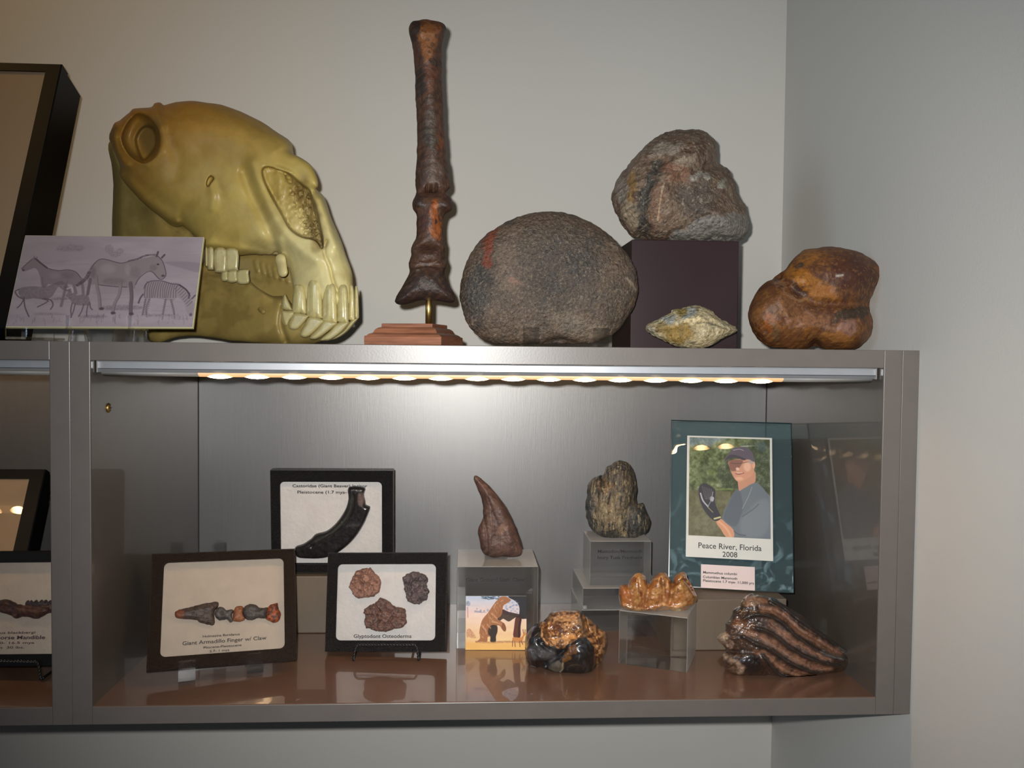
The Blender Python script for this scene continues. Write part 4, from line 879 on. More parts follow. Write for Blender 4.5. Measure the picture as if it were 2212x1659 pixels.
def tuskcol(P):
    f = K9; p = Paint(P, (104, 98, 88), 5, 6, 12)
    x = fbm(P[:, 0]/4., P[:, 1]/26., 2, 4); p.mix(np.clip((x+.1)/.35, 0, 1)*.6, (130, 116, 94)).blob(*f((1130, 400))[0], 34, 46, (152, 134, 104), .8, soft=.9).blob(*f((1110, 220))[0], 22, 14, (150, 116, 78), .7)
    x = fbm(P[:, 0]/3., P[:, 1]/18.+5, 5, 4); p.mix(np.clip((x-.25)/.25, 0, 1)*.85, (52, 52, 52)).blob(*f((1350, 450))[0], 20, 34, (72, 74, 74), .8).blob(*f((1000, 400))[0], 10, 50, (70, 76, 80), .7).blob(*f((1100, 560))[0], 34, 9, (60, 62, 64), .7).blob(*f((1230, 150))[0], 26, 20, (96, 86, 74), .6)
    x = fbm(P[:, 0]/2.5, P[:, 1]/12.+9, 3, 4); p.mix(np.clip((x-.45)/.25, 0, 1)*.7, (190, 170, 130)); return p.c
top_stone('tusk_fragment', 'rough grey and tan tusk fragment on the labelled clear block', 'fossil',
          K9((1095, 150), (1110, 105), (1150, 70), (1210, 55), (1270, 85), (1305, 130), (1320, 200), (1330, 270), (1335, 340), (1370, 330), (1385, 370), (1400, 410), (1412, 460), (1405, 530), (1360, 560), (1300, 590), (1230, 590), (1160, 598), (1100, 580), (1040, 545), (1000, 500), (975, 440), (968, 360), (985, 280), (990, 220), (1030, 165), (1075, 140)),
          .282, 50, 42, M_fossr, tuskcol, ZK+.0003, h=1.6, n=2, rough=((4, .8), (9, 1.7), (26, 3)),
          feat=lambda S: S.g(K9((1100, 140), (1060, 250), (1040, 400)), 7, -5)+S.g(K9((1325, 300), (1270, 380), (1260, 540)), 8, -6)+S.b(*K9((1220, 200))[0], 24, 40, 6)+S.g(K9((1150, 250), (1140, 500)), 4, -2.5)+S.b(*K9((1100, 400))[0], 14, 40, 4))
K4 = cv(6.38, 1320, 1220)
def mcol(P):
    f = K4; p = Paint(P, (188, 124, 66), 6, 5, 12)
    p.nz(12, (160, 92, 44), .7, -.05, .35).nz(9, (212, 164, 100), .6, .15, .3, k=2)
    for x, y in ((380, 270), (700, 250), (960, 250)): p.blob(*f((x, y))[0], 8, 26, (206, 150, 82), .6, ang=.1)
    for q in (((350, 180), (370, 300), (420, 420)), ((700, 190), (700, 330)), ((900, 260), (980, 180), (1050, 260), (1130, 370))): p.line(f(*q), 2.6, (120, 62, 32), .75)
    p.line(f((180, 600), (360, 650), (540, 640), (720, 600), (860, 620)), 5, (214, 170, 120), .6).blob(*f((930, 670))[0], 14, 8, (222, 198, 150), .9).blob(*f((200, 420))[0], 10, 26, (184, 104, 48), .6).nz(4, (130, 72, 36), .5, .45, .25, k=3)
    return p.c
top_stone('ridged_tooth', 'glossy orange-brown tooth with three pointed ridges on the turned clear block', 'fossil tooth',
          K4((100, 400), (115, 330), (150, 280), (230, 265), (270, 190), (340, 125), (410, 115), (460, 150), (500, 230), (520, 255), (560, 190), (620, 150), (680, 105), (740, 110), (790, 160), (830, 220), (850, 260), (860, 180), (920, 125), (980, 105), (1030, 130), (1060, 220), (1120, 290), (1160, 370), (1185, 430), (1180, 500), (1120, 560), (1080, 580), (1040, 650), (960, 700), (920, 705), (850, 660), (800, 640), (720, 650), (640, 665), (540, 670), (450, 672), (360, 668), (250, 655), (170, 600), (125, 530)),
          .117, 34, 24, M_wet, mcol, ZM+.0003, h=1.3, n=2, rough=((5, .7), (12, 1.2)),
          feat=lambda S: S.g(K4((520, 260), (500, 420), (470, 560)), 5, -7)+S.g(K4((850, 270), (830, 420), (800, 540)), 5, -7)+S.g(K4((230, 270), (240, 400), (280, 520)), 4, -4)+S.b(*K4((370, 330))[0], 9, 30, 5)+S.b(*K4((650, 340))[0], 9, 30, 6)+S.b(*K4((950, 330))[0], 12, 26, 5)+S.g(K4((380, 200), (400, 330), (430, 440)), 2, -3)+S.g(K4((700, 180), (720, 340)), 2.4, -3)+S.g(K4((900, 270), (960, 220), (1040, 230), (1130, 370)), 2.2, -3.4)+S.g(K4((160, 560), (340, 620), (560, 610), (760, 560), (900, 590), (1100, 540)), 5, 4)+S.g(K4((760, 230), (760, 420)), 3, -3))
K3 = cv(9.219, 1120, 1300)
def rockcol(P):
    f = K3; p = Paint(P, (34, 32, 32), 7, 3, 9)
    p.nz(12, (62, 62, 66), .6, .1, .4).blob(*f((300, 1000))[0], 20, 16, (104, 104, 108), .6, soft=.9).blob(*f((600, 1050))[0], 14, 12, (116, 112, 112), .6, soft=.9)
    top = seg2(p.u, p.v, np.array(f((380, 400), (600, 240), (720, 160), (1240, 180), (1300, 260), (1800, 600), (1780, 1100), (1600, 1350), (1540, 1300), (1500, 900), (1350, 700), (1200, 720), (1100, 800), (980, 830), (880, 900), (800, 950), (700, 900), (560, 880), (480, 760))))
    p.mix(np.clip(.5-top/3, 0, 1), (140, 98, 62)); ins = np.clip(.5-top/3, 0, 1)
    x = fbm(P[:, 0]/5, P[:, 1]/5, 1, 4); p.mix(ins*np.clip((x-.1)/.25, 0, 1)*.8, (204, 150, 98)); p.mix(ins*np.clip((-x-.15)/.25, 0, 1)*.85, (78, 44, 28))
    p.blob(*f((960, 330))[0], 28, 7, (204, 152, 104), .6).blob(*f((1030, 700))[0], 15, 5, (224, 158, 92), .8).blob(*f((780, 520))[0], 14, 12, (110, 64, 40), .7).line(f((560, 420), (560, 700), (700, 880)), 2.4, (92, 60, 36), .8).line(f((1240, 260), (1250, 500), (1350, 660)), 5, (98, 78, 58), .8)
    p.line(f((1050, 930), (960, 1040), (1000, 1110), (900, 1160)), 4, (124, 82, 42), .8).blob(*f((1080, 960))[0], 9, 10, (120, 76, 36), .7)
    p.blob(*f((740, 1290))[0], 14, 12, (112, 104, 92), .8).line(f((880, 1220), (890, 1330), (830, 1430)), 2.2, (170, 156, 128), .8).line(f((230, 1280), (330, 1330), (410, 1350)), 2.5, (160, 164, 180), .8).line(f((210, 960), (290, 960), (360, 1030), (430, 1080)), 2.5, (130, 130, 140), .7)
    return p.c
top_stone('polished_nodule', 'rounded glossy black fossil with a rough copper-brown broken top, on the shelf', 'fossil',
          K3((140, 760), (160, 670), (220, 580), (300, 490), (390, 410), (490, 390), (600, 260), (700, 180), (850, 175), (1000, 180), (1150, 180), (1250, 210), (1310, 270), (1400, 310), (1490, 400), (1600, 520), (1700, 580), (1750, 640), (1765, 800), (1750, 960), (1700, 1100), (1620, 1230), (1560, 1330), (1520, 1450), (1480, 1520), (1380, 1560), (1200, 1570), (1000, 1565), (800, 1545), (640, 1480), (540, 1400), (420, 1370), (280, 1300), (190, 1200), (150, 1050), (135, 900)),
          .112, 72, 60, M_blackgl, rockcol, .0207, h=1.6, n=2, wr=(-1.1, .9), rough=((9, 1.0), (26, 2)),
          feat=lambda S: S.b(*K3((300, 850))[0], 17, 40, 8)+S.b(*K3((1250, 1150))[0], 26, 40, 12)+S.g(K3((900, 960), (700, 1130), (560, 1240)), 7, -9)+S.g(K3((420, 800), (600, 950), (700, 1000)), 5, -7)+S.b(*K3((860, 560))[0], 34, 30, -13)+S.g(K3((480, 400), (480, 700), (640, 900), (820, 960)), 4, 4)+S.g(K3((640, 260), (980, 200), (1220, 260), (1260, 600), (1100, 780)), 5, 5)+S.g(K3((1290, 300), (1380, 600), (1540, 800), (1560, 1300)), 4.5, -8)+S.g(K3((300, 980), (380, 1150), (440, 1300)), 5, -6)+S.b(*K3((760, 1300))[0], 13, 14, 5)+(S.sd(K3((420, 420), (640, 220), (1240, 220), (1300, 640), (1080, 800), (860, 900), (600, 860)), 1) < 0)*(1.6*fbm(S.U/5, S.V/5, 2, 3)))
K8 = cv(6.506, 1530, 1270)
ridges = [((880, 170), (1050, 265), (1200, 385), (1350, 500), (1500, 600), (1700, 730), (1870, 850), (2010, 930)),
          ((500, 440), (560, 400), (680, 375), (850, 395), (1000, 460), (1120, 560), (1220, 660), (1320, 740), (1450, 830), (1600, 910), (1780, 980), (1900, 1000)),
          ((620, 560), (800, 600), (950, 680), (1080, 790), (1200, 870), (1350, 960), (1500, 1020), (1700, 1070), (1840, 1090)),
          ((480, 680), (640, 770), (800, 830), (930, 900), (1060, 1000), (1200, 1080), (1350, 1150), (1500, 1190), (1620, 1190)),
          ((760, 940), (860, 1060), (960, 1190), (1080, 1260), (1200, 1305), (1350, 1315), (1520, 1280))]
tan_ = [((560, 150), (680, 140), (800, 180)), ((760, 300), (900, 310), (1050, 390), (1200, 520), (1300, 610), (1500, 720), (1700, 850), (1850, 930)), ((880, 500), (1000, 590), (1130, 700), (1200, 760), (1400, 850), (1700, 1000)), ((560, 620), (760, 700), (900, 780), (1060, 890), (1250, 1000), (1500, 1110), (1700, 1120)), ((680, 900), (860, 960), (950, 1060), (1060, 1130), (1250, 1210), (1450, 1240))]
def molcol(P):
    f = K8; p = Paint(P, (84, 60, 46), 8, 2.5, 10)
    p.nz(14, (58, 44, 36), .7, 0, .4)
    for t in tan_: p.line(f(*t), 6.5, (166, 118, 92), .9)
    for r in ridges: p.line(f(*r), 4., (50, 46, 44), .95)
    p.blob(*f((620, 180))[0], 24, 12, (164, 126, 96), .8, ang=-.3).blob(*f((480, 520))[0], 26, 12, (140, 92, 60), .7, ang=.2).blob(*f((560, 1060))[0], 28, 20, (30, 28, 34), .95, soft=.5).blob(*f((200, 700))[0], 12, 14, (206, 178, 150), .95, soft=.4).blob(*f((300, 800))[0], 9, 10, (186, 150, 126), .9, soft=.4)
    p.line(f((230, 960), (320, 1010), (400, 1050), (460, 1130), (440, 1190)), 6, (192, 160, 134), .9).blob(*f((330, 1150))[0], 10, 9, (120, 92, 74), .8).line(f((1600, 900), (1780, 975), (1890, 1000)), 4, (128, 126, 122), .8).line(f((1850, 860), (1960, 930)), 4, (120, 116, 110), .8)
    p.mix(np.clip((P[:, 0]-1810)/30, 0, 1)*.7, (82, 74, 68)).nz(5, (46, 34, 28), .5, .4, .3, k=2)
    return p.c
top_stone('ridged_molar', 'big glossy brown fossil molar with parallel curved ridges at the shelf right', 'fossil tooth',
          K8((540, 110), (600, 88), (720, 105), (850, 135), (960, 165), (1050, 225), (1190, 310), (1320, 390), (1430, 480), (1560, 590), (1700, 710), (1840, 820), (1980, 930), (2080, 1000), (2125, 1050), (2040, 1100), (1900, 1190), (1750, 1260), (1600, 1310), (1450, 1370), (1300, 1400), (1150, 1390), (1020, 1370), (850, 1340), (700, 1320), (550, 1310), (400, 1290), (300, 1220), (220, 1100), (200, 950), (240, 880), (225, 800), (150, 750), (140, 690), (200, 640), (240, 600), (235, 500), (310, 440), (330, 350), (400, 270), (470, 220), (500, 150)),
          .088, 58, 70, M_wet, molcol, .0207, h=1.7, n=2, wr=(-1.15, .9), rough=((7, .6), (18, 1.5)),
          feat=lambda S: sum(S.g(K8(*r), 3.5, 8.) for r in ridges)+S.b(*K8((560, 1060))[0], 30, 20, 8)+S.g(K8((230, 880), (420, 900), (620, 900), (760, 960)), 5, -7)+S.b(*K8((620, 170))[0], 26, 10, 4)+S.g(K8((700, 1010), (820, 1150), (900, 1280)), 6, -6)+S.b(*K8((200, 700))[0], 12, 14, 4)+sum(S.g(K8(*t), 3, -2.5) for t in tan_[1:])+(S.U < 1640)*(1.6*fbm(S.U/6, S.V/6, 3, 3)))

# ------------------------------------------------------------------ horse drawing on a card
mH = pose(-.010, .05, .4262, .0107, .419, .0106); HW, HH = .2021, .1176
hc = empty('print_card', label='greyish lilac drawing of grazing horses and a zebra on a card, on the cabinet top', cat='picture', mw=mH)
MB().box(-HW/2, HW/2, 0, .004, 0, HH, bev=.0004).build('card', M_cardedge, hc)
p = Pic(520, 300, (166, 153, 160), ((260, 85), (2122, 100), (2000, 1050), (52, 1038)))
p.c += 7*fbm(p.X/90, p.Y/30, 0, 4)[..., None]
dk = (88, 76, 86); md = (122, 108, 116); lt = (184, 172, 178)
p.poly([(240, 180), (600, 150), (1000, 190), (1300, 260), (1700, 330), (2110, 300), (2100, 480), (1500, 420), (1000, 340), (200, 330)], (158, 146, 153), .6, 8)
p.poly([(1700, 365), (1900, 355), (2095, 380), (2080, 470), (1900, 430)], (134, 122, 130), .6, 5)
for x, y, rx, ry in ((640, 215, 60, 28), (740, 205, 60, 32), (820, 215, 50, 34), (1130, 225, 46, 46), (1190, 280, 60, 30), (1245, 245, 36, 28), (700, 235, 130, 16)): p.ell(x, y, rx, ry, (132, 118, 126), .6, 4, .5)
for i in range(34):
    r = random.Random(i); x = r.uniform(150, 1950); y = r.uniform(280, 1000); p.line([(x, y), (x+r.uniform(60, 240), y+r.uniform(-10, 20))], 2, (136, 124, 130), .35, soft=3)
for x, y, rx, ry in ((1250, 840, 230, 26), (1650, 920, 190, 10), (500, 905, 170, 8), (950, 930, 150, 14), (620, 745, 100, 14)): p.ell(x, y, rx, ry, (112, 100, 108), .7, 6, .4)
for i in range(60):
    r = random.Random(100+i); x = r.uniform(70, 1980); y = r.uniform(930, 1030); p.line([(x, y), (x+r.uniform(-14, 14), y-r.uniform(20, 60))], 2, (120, 108, 116), .45, soft=2.5)
# back left horse
bl = (132, 119, 125)
p.poly([(218, 430), (250, 395), (310, 345), (345, 330), (365, 322), (385, 340), (440, 395), (500, 430), (600, 450), (700, 442), (780, 465), (830, 520), (850, 580), (790, 610), (700, 590), (600, 600), (480, 590), (440, 600), (410, 520), (385, 450), (350, 425), (290, 445), (240, 460)], bl, .9)
p.line([(218, 430), (310, 345), (365, 322), (440, 395), (500, 430), (600, 450), (700, 442), (780, 465), (835, 530)], 2.2, dk, .9)
p.line([(365, 328), (420, 375), (480, 420)], 5, (84, 70, 78), .8); p.ell(235, 445, 14, 12, (84, 72, 80), .8, 2); p.line([(350, 330), (352, 300)], 3, md, .9); p.line([(375, 330), (378, 308)], 3, md, .9)
for q in ([(430, 520), (440, 610), (470, 600)], [(840, 540), (850, 620), (855, 690)], [(690, 560), (660, 680), (625, 820)], [(760, 600), (780, 690)]): p.line(q, 9, bl, .9); p.line(q, 1.1, dk, .6)
p.ell(560, 500, 60, 34, (150, 138, 144), .5, 8); p.ell(700, 500, 70, 40, (106, 94, 102), .5, 10, .3)
# big horse
bh = (142, 130, 134)
p.poly([(905, 490), (940, 400), (1000, 350), (1080, 330), (1160, 350), (1240, 372), (1320, 355), (1400, 345), (1500, 320), (1590, 300), (1640, 300), (1680, 350), (1710, 420), (1722, 500), (1700, 530), (1650, 540), (1610, 500), (1560, 455), (1520, 460), (1460, 500), (1430, 550), (1400, 600), (1390, 640), (1310, 625), (1200, 620), (1050, 605), (990, 590), (940, 600), (900, 560)], bh, .95)
for q in ([(930, 440), (1000, 350), (1080, 330), (1240, 372), (1330, 355)], [(1640, 300), (1690, 360), (1722, 480), (1700, 530), (1650, 540), (1560, 455), (1450, 520), (1400, 600)], [(990, 590), (1050, 605), (1200, 620), (1310, 625)]): p.line(q, 2.4, dk, .9)
p.line([(1335, 350), (1420, 330), (1520, 290), (1610, 285)], 6, (78, 64, 72), .9, tex=.3); p.line([(1625, 300), (1640, 255)], 6, dk, .9); p.line([(1680, 315), (1708, 285)], 6, dk, .9)
p.line([(920, 470), (880, 540), (800, 600)], 11, (84, 70, 78), .9, tex=.4); p.ell(1638, 385, 14, 9, (70, 58, 66), .9, 2); p.ell(1690, 505, 18, 12, (84, 72, 78), .9, 3)
for q, w in (([(990, 500), (1000, 620), (1020, 720), (1030, 850)], 10), ([(930, 540), (910, 640), (900, 700)], 8), ([(1250, 560), (1230, 700), (1180, 800), (1160, 900)], 10), ([(1350, 580), (1360, 720), (1350, 820), (1350, 910)], 11)):
    p.line(q, w, bh if w == 10 else (112, 100, 106), .95); p.line([(x+14, y) for x, y in q], 1.5, dk, .7)
for x, y in ((1045, 850), (1165, 895), (1355, 905)): p.ell(x, y, 26, 14, (84, 70, 78), .9, 3)
p.ell(1110, 430, 80, 50, (168, 156, 160), .5, 12); p.ell(1180, 560, 120, 36, (108, 96, 102), .55, 10, .3); p.ell(960, 470, 30, 60, (106, 94, 100), .5, 9); p.ell(1400, 470, 60, 60, (114, 102, 108), .5, 10, .3); p.ell(1320, 440, 26, 60, (166, 154, 158), .5, 9); p.ell(1590, 420, 40, 34, (116, 104, 110), .5, 7)
# small pair
p.poly([(190, 640), (300, 615), (460, 618), (540, 590), (600, 565), (640, 560), (690, 610), (730, 640), (700, 670), (640, 650), (600, 620), (560, 680), (520, 730), (440, 750), (340, 740), (260, 750), (200, 720)], (108, 95, 102), .95, tex=.15)
for q in ([(190, 645), (150, 670), (180, 720), (240, 750)], [(240, 730), (250, 830), (290, 930)], [(450, 740), (520, 760), (540, 810), (515, 855)], [(430, 745), (490, 770), (380, 830)], [(240, 745), (210, 800), (170, 840)]): p.line(q, 4, (112, 98, 106), .9); p.line(q, 1.3, dk, .7)
p.poly([(690, 690), (720, 650), (760, 680), (780, 710), (860, 700), (910, 720), (925, 780), (930, 810), (850, 815), (760, 805), (720, 760), (700, 735), (670, 715)], (110, 97, 104), .95, tex=.15)
for q in ([(740, 790), (725, 860), (730, 940)], [(770, 800), (750, 880), (725, 940)], [(860, 800), (840, 870), (805, 930)], [(905, 800), (890, 880), (890, 930)], [(920, 780), (930, 840), (950, 860)]): p.line(q, 3.6, (108, 94, 102), .9)
p.line([(690, 640), (735, 630), (745, 680)], 5, (190, 178, 184), .8)
# zebra
zb = (152, 140, 146)
p.poly([(1490, 640), (1510, 590), (1570, 560), (1680, 560), (1780, 590), (1860, 600), (1930, 650), (1980, 730), (2010, 800), (2005, 880), (1990, 930), (1960, 930), (1930, 870), (1910, 790), (1860, 740), (1820, 740), (1800, 770), (1720, 760), (1620, 740), (1560, 740), (1510, 760), (1485, 710)], zb, .95)
for q in ([(1510, 730), (1490, 830), (1470, 920)], [(1550, 740), (1510, 840), (1520, 935)], [(1720, 740), (1700, 840), (1680, 960)], [(1770, 760), (1800, 860), (1810, 955)]): p.line(q, 6.5, zb, .95); p.line(q, 1.3, dk, .7)
for i in range(15):
    x = 1495+i*23; p.line([(x+30, 562+i*1.5), (x+8, 640), (x-2+8*math.sin(i), 735)], 1.5, (84, 70, 78), .85)
for i in range(9):
    t = i/8; x, y = 1850+130*t, 610+180*t; p.line([(x+16, y-16), (x-6, y+6), (x-36, y+34)], 1.5, (84, 70, 78), .85)
for i in range(8):
    for x0, x1 in ((1505, 1475), (1545, 1505), (1715, 1680), (1775, 1808)): p.line([(x0+(x1-x0)*i/8-9, 760+i*21), (x0+(x1-x0)*i/8+9, 760+i*21)], 2, (84, 70, 78), .8)
p.line([(1490, 640), (1510, 590), (1570, 560), (1680, 560), (1780, 590), (1860, 600), (1940, 660), (1975, 720)], 2.6, dk, .9); p.line([(1480, 700), (1450, 740), (1432, 790)], 5, (96, 82, 90), .9)
p.line([(1860, 600), (1930, 650), (1965, 700)], 5, (80, 66, 74), .8); p.line([(1960, 740), (1965, 690)], 5, dk, .8); p.line([(1995, 745), (2025, 712)], 5, dk, .8); p.ell(1980, 915, 16, 16, (90, 78, 86), .8, 3)
p.build('printed_drawing', hc, -HW/2+.0006, HW/2-.0006, .0006, HH-.0006, -.0003, M_print, .86)

# ------------------------------------------------------------------ sloth picture in front of the tall clear block
mL = pose(.4382, .1640, .0208, -.0332, 0, .0036); SW, SH = .0782, .0698
so = empty('print_card', label='small colour picture of a giant sloth by a tree, before the clear block', cat='picture', mw=mL)
MB().box(-SW/2, SW/2, 0, .0008, 0, SH).build('card', M_card, so)
p = Pic(270, 240, (226, 190, 160), ((75, 120), (1620, 125), (1590, 1470), (55, 1480)))
t = np.clip(p.Y/240, 0, 1)[..., None]; sky = np.array((172, 186, 206.)); pk = np.array((224, 196, 186.)); sand = np.array((232, 186, 120.))
p.c = np.where(t < .32, sky*(1-t/.32)+pk*(t/.32), pk*(1-(t-.32)/.68)+sand*((t-.32)/.68))+5*fbm(p.X/40, p.Y/14, 0, 3)[..., None]
bl = (96, 112, 140)
p.line([(118, 400), (122, 660)], 3, (150, 120, 128), .9); p.ell(130, 310, 62, 62, bl, .8, 4, .5)
for x, y, rx, ry in ((320, 500, 36, 22), (355, 440, 16, 26), (400, 510, 60, 20), (455, 490, 26, 34), (540, 500, 26, 26), (635, 480, 34, 34), (450, 530, 160, 10)): p.ell(x, y, rx, ry, (116, 126, 152), .85, 3, .3)
for i in range(46):
    r = random.Random(i); p.ell(r.uniform(480, 930), r.uniform(125, 190)+(20 if i % 5 == 0 else 0), 22, 12, (58, 76, 96), .7, 3)
gr = (52, 46, 44); fur = (150, 100, 68); furl = (206, 166, 134)
p.poly([(1170, 125), (1620, 125), (1610, 640), (1560, 690), (1480, 690), (1420, 620), (1430, 450), (1400, 330), (1300, 230), (1200, 180)], (44, 44, 48), .97)
for i in range(60):
    r = random.Random(300+i); p.ell(r.uniform(1060, 1420), r.uniform(240, 600), 26, 14, (94, 120, 168) if i % 2 else (170, 182, 206), .55, 4)
p.poly([(1340, 640), (1480, 640), (1450, 900), (1440, 1150), (1270, 1150), (1290, 900)], (88, 50, 44), .97); p.line([(1460, 660), (1420, 900), (1410, 1150)], 9, (50, 34, 36), .8)
p.line([(1020, 500), (1140, 560), (1240, 580), (1500, 640)], 16, (52, 42, 44), .9)
p.poly([(1000, 480), (1080, 540), (1130, 610), (1230, 560), (1310, 560), (1370, 620), (1260, 700), (1150, 760), (1020, 690), (940, 740), (860, 690), (860, 560)], (66, 54, 48), .95)
p.poly([(900, 200), (960, 140), (1080, 130), (1160, 170), (1220, 230), (1120, 300), (1040, 350), (1010, 420), (990, 560), (940, 640), (860, 700), (960, 750), (1050, 820), (1090, 940), (1060, 1010), (990, 960), (930, 870), (860, 870), (870, 1010), (830, 1130), (820, 1260), (690, 1270), (690, 1150), (620, 1150), (600, 1270), (420, 1260), (340, 1270), (430, 1180), (410, 1050), (440, 870), (500, 700), (620, 560), (720, 420), (820, 280)], fur, .97)
p.poly([(730, 850), (860, 870), (870, 1010), (830, 1130), (820, 1270), (690, 1270), (690, 1130), (640, 1080), (640, 950)], gr, .95)
for q, w in (([(960, 260), (1020, 220)], 24), ([(780, 430), (820, 340), (880, 300)], 30), ([(720, 560), (820, 640), (860, 680)], 40), ([(640, 560), (720, 700), (780, 750)], 26), ([(740, 760), (900, 800), (990, 840)], 44), ([(480, 860), (560, 960), (590, 1060)], 50), ([(620, 840), (700, 930)], 30), ([(430, 1080), (500, 1160)], 26)): p.line(q, w/6, furl, .85, tex=.4, soft=3)
for i in range(50):
    r = random.Random(500+i); t_ = r.random(); x = 480+t_*420+r.uniform(-60, 100); y = 1050-t_*760+r.uniform(-90, 90); p.line([(x, y), (x+r.uniform(-10, 40), y+r.uniform(50, 90))], 1.8, (112, 66, 44) if i % 2 else (196, 150, 106), .5, soft=2)
p.poly([(980, 830), (1040, 800), (1090, 930), (1060, 1010), (1000, 970)], (126, 78, 56), .9); p.poly([(90, 980), (170, 940), (230, 1010), (330, 1160), (240, 1180), (150, 1150), (90, 1160)], (164, 108, 84), .8, tex=.3)
p.line([(330, 1270), (700, 1290), (1000, 1270), (1620, 1270)], 9, (128, 84, 70), .8, tex=.3); p.poly([(60, 1300), (1600, 1300), (1600, 1480), (55, 1480)], (218, 168, 92), .6, 10)
p.poly([(1240, 1180), (1300, 1150), (1440, 1160), (1500, 1110), (1520, 1040), (1580, 1040), (1590, 1090), (1540, 1120), (1500, 1230), (1440, 1260), (1280, 1260)], (192, 128, 74), .95)
for q in ([(1250, 1230), (1240, 1380)], [(1300, 1250), (1310, 1390)], [(1420, 1250), (1430, 1390)], [(1460, 1240), (1500, 1330)], [(1520, 1040), (1510, 960)], [(1560, 1030), (1565, 960)]): p.line(q, 3.5, (120, 74, 54), .9)
p.build('printed_picture', so, -SW/2, SW/2, 0, SH, -.0003, M_print, 1.15)

# ------------------------------------------------------------------ photograph on teal tinted acrylic
mF = pose(.7535, .195, .0890, -.2203, .26, -.0042); FW, FH = .1641, .2297
fo = empty('photo_panel', label='teal tinted acrylic panel with a photograph of a man in a cap', cat='picture frame', mw=mF)
def painted_reflection(m):                          # wavy reflections painted as pale diffuse swirls in the lower part of the sheet
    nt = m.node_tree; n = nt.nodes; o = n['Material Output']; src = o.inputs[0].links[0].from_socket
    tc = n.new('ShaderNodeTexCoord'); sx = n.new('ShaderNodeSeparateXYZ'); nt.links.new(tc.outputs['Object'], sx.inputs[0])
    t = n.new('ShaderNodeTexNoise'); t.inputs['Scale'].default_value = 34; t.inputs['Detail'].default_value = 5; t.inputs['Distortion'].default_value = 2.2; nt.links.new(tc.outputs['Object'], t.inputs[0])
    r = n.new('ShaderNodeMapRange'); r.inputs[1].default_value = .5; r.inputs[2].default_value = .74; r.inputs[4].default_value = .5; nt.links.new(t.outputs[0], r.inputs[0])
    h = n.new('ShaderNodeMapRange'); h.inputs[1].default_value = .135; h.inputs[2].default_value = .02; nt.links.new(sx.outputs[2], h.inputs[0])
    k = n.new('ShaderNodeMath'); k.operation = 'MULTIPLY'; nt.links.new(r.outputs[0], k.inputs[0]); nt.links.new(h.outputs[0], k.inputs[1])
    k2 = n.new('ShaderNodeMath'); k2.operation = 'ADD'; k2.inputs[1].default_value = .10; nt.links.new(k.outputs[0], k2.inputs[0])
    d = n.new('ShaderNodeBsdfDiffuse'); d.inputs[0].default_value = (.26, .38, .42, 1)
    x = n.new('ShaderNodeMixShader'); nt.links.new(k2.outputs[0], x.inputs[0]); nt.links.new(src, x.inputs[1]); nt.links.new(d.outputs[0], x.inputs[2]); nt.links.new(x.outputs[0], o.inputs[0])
painted_reflection(M_tint)
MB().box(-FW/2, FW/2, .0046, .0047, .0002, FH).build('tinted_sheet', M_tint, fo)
for a_, b_, c_, d_ in ((-FW/2, -FW/2+.0008, 0, FH), (FW/2-.0008, FW/2, 0, FH), (-FW/2, FW/2, FH-.0012, FH), (-FW/2, FW/2, 0, .0012)):
    MB().box(a_, b_, .0018, .0052, c_, d_).build('edge', M_tealedge, fo)
K8b = cv(2.44, 1400, 880)
def lxz(u, v, y0=0.):
    x, z = onplane(mF, u, v, y0); return float(x), float(z)
q = [lxz(*t_) for t_ in K8b((205, 152), (653, 157), (660, 807), (200, 790))]
px0, px1, pz1, pz0 = (q[0][0]+q[3][0])/2, (q[1][0]+q[2][0])/2, (q[0][1]+q[1][1])/2, (q[2][1]+q[3][1])/2
MB().box(px0, px1, .0006, .0010, pz0, pz1).build('photo_paper', M_white, fo)
q = [lxz(*t_) for t_ in K8b((218, 163), (643, 163), (645, 690), (213, 678))]
ix0, ix1, iz1, iz0 = (q[0][0]+q[3][0])/2, (q[1][0]+q[2][0])/2, (q[0][1]+q[1][1])/2, (q[2][1]+q[3][1])/2
p = Pic(300, 370, (92, 102, 66), ((112, 88), (1100, 98), (1112, 1335), (105, 1300)))
f1 = fbm(p.X/16, p.Y/16, 0, 5)[..., None]; f2 = fbm(p.X/7, p.Y/9, 3, 4)[..., None]
p.c = np.where(p.Y[..., None] < 200, np.array((96, 108, 70.))+f1*34+f2*16, np.array((98, 98, 70.))+f1*16+f2*8)
p.poly([(105, 88), (560, 92), (420, 150), (380, 200), (240, 170), (110, 200)], (128, 148, 178), .85, 10, tex=.2); p.ell(1000, 190, 60, 60, (96, 130, 186), .7, 6, .6)
p.poly([(560, 380), (700, 200), (1110, 110), (1110, 760), (900, 700), (560, 720), (430, 560)], (50, 58, 48), .75, 14, tex=.35); p.ell(330, 520, 100, 130, (60, 70, 44), .55, 16, .5); p.ell(200, 300, 110, 90, (128, 134, 84), .5, 12, .5); p.ell(380, 520, 60, 40, (140, 158, 84), .5, 8, .4)
p.poly([(110, 760), (600, 760), (560, 1310), (105, 1300)], (104, 102, 76), .6, 14, tex=.3); p.ell(330, 1150, 180, 120, (136, 138, 120), .4, 16, .4); p.line([(440, 730), (640, 720)], 5, (128, 148, 86), .7, soft=6)
sh = (104, 114, 124); shl = (128, 138, 146)
p.poly([(720, 720), (800, 690), (900, 640), (960, 650), (1060, 760), (1112, 860), (1112, 1335), (690, 1325), (650, 1240), (600, 1170), (520, 1110), (530, 1010), (600, 860), (660, 760)], sh, .97)
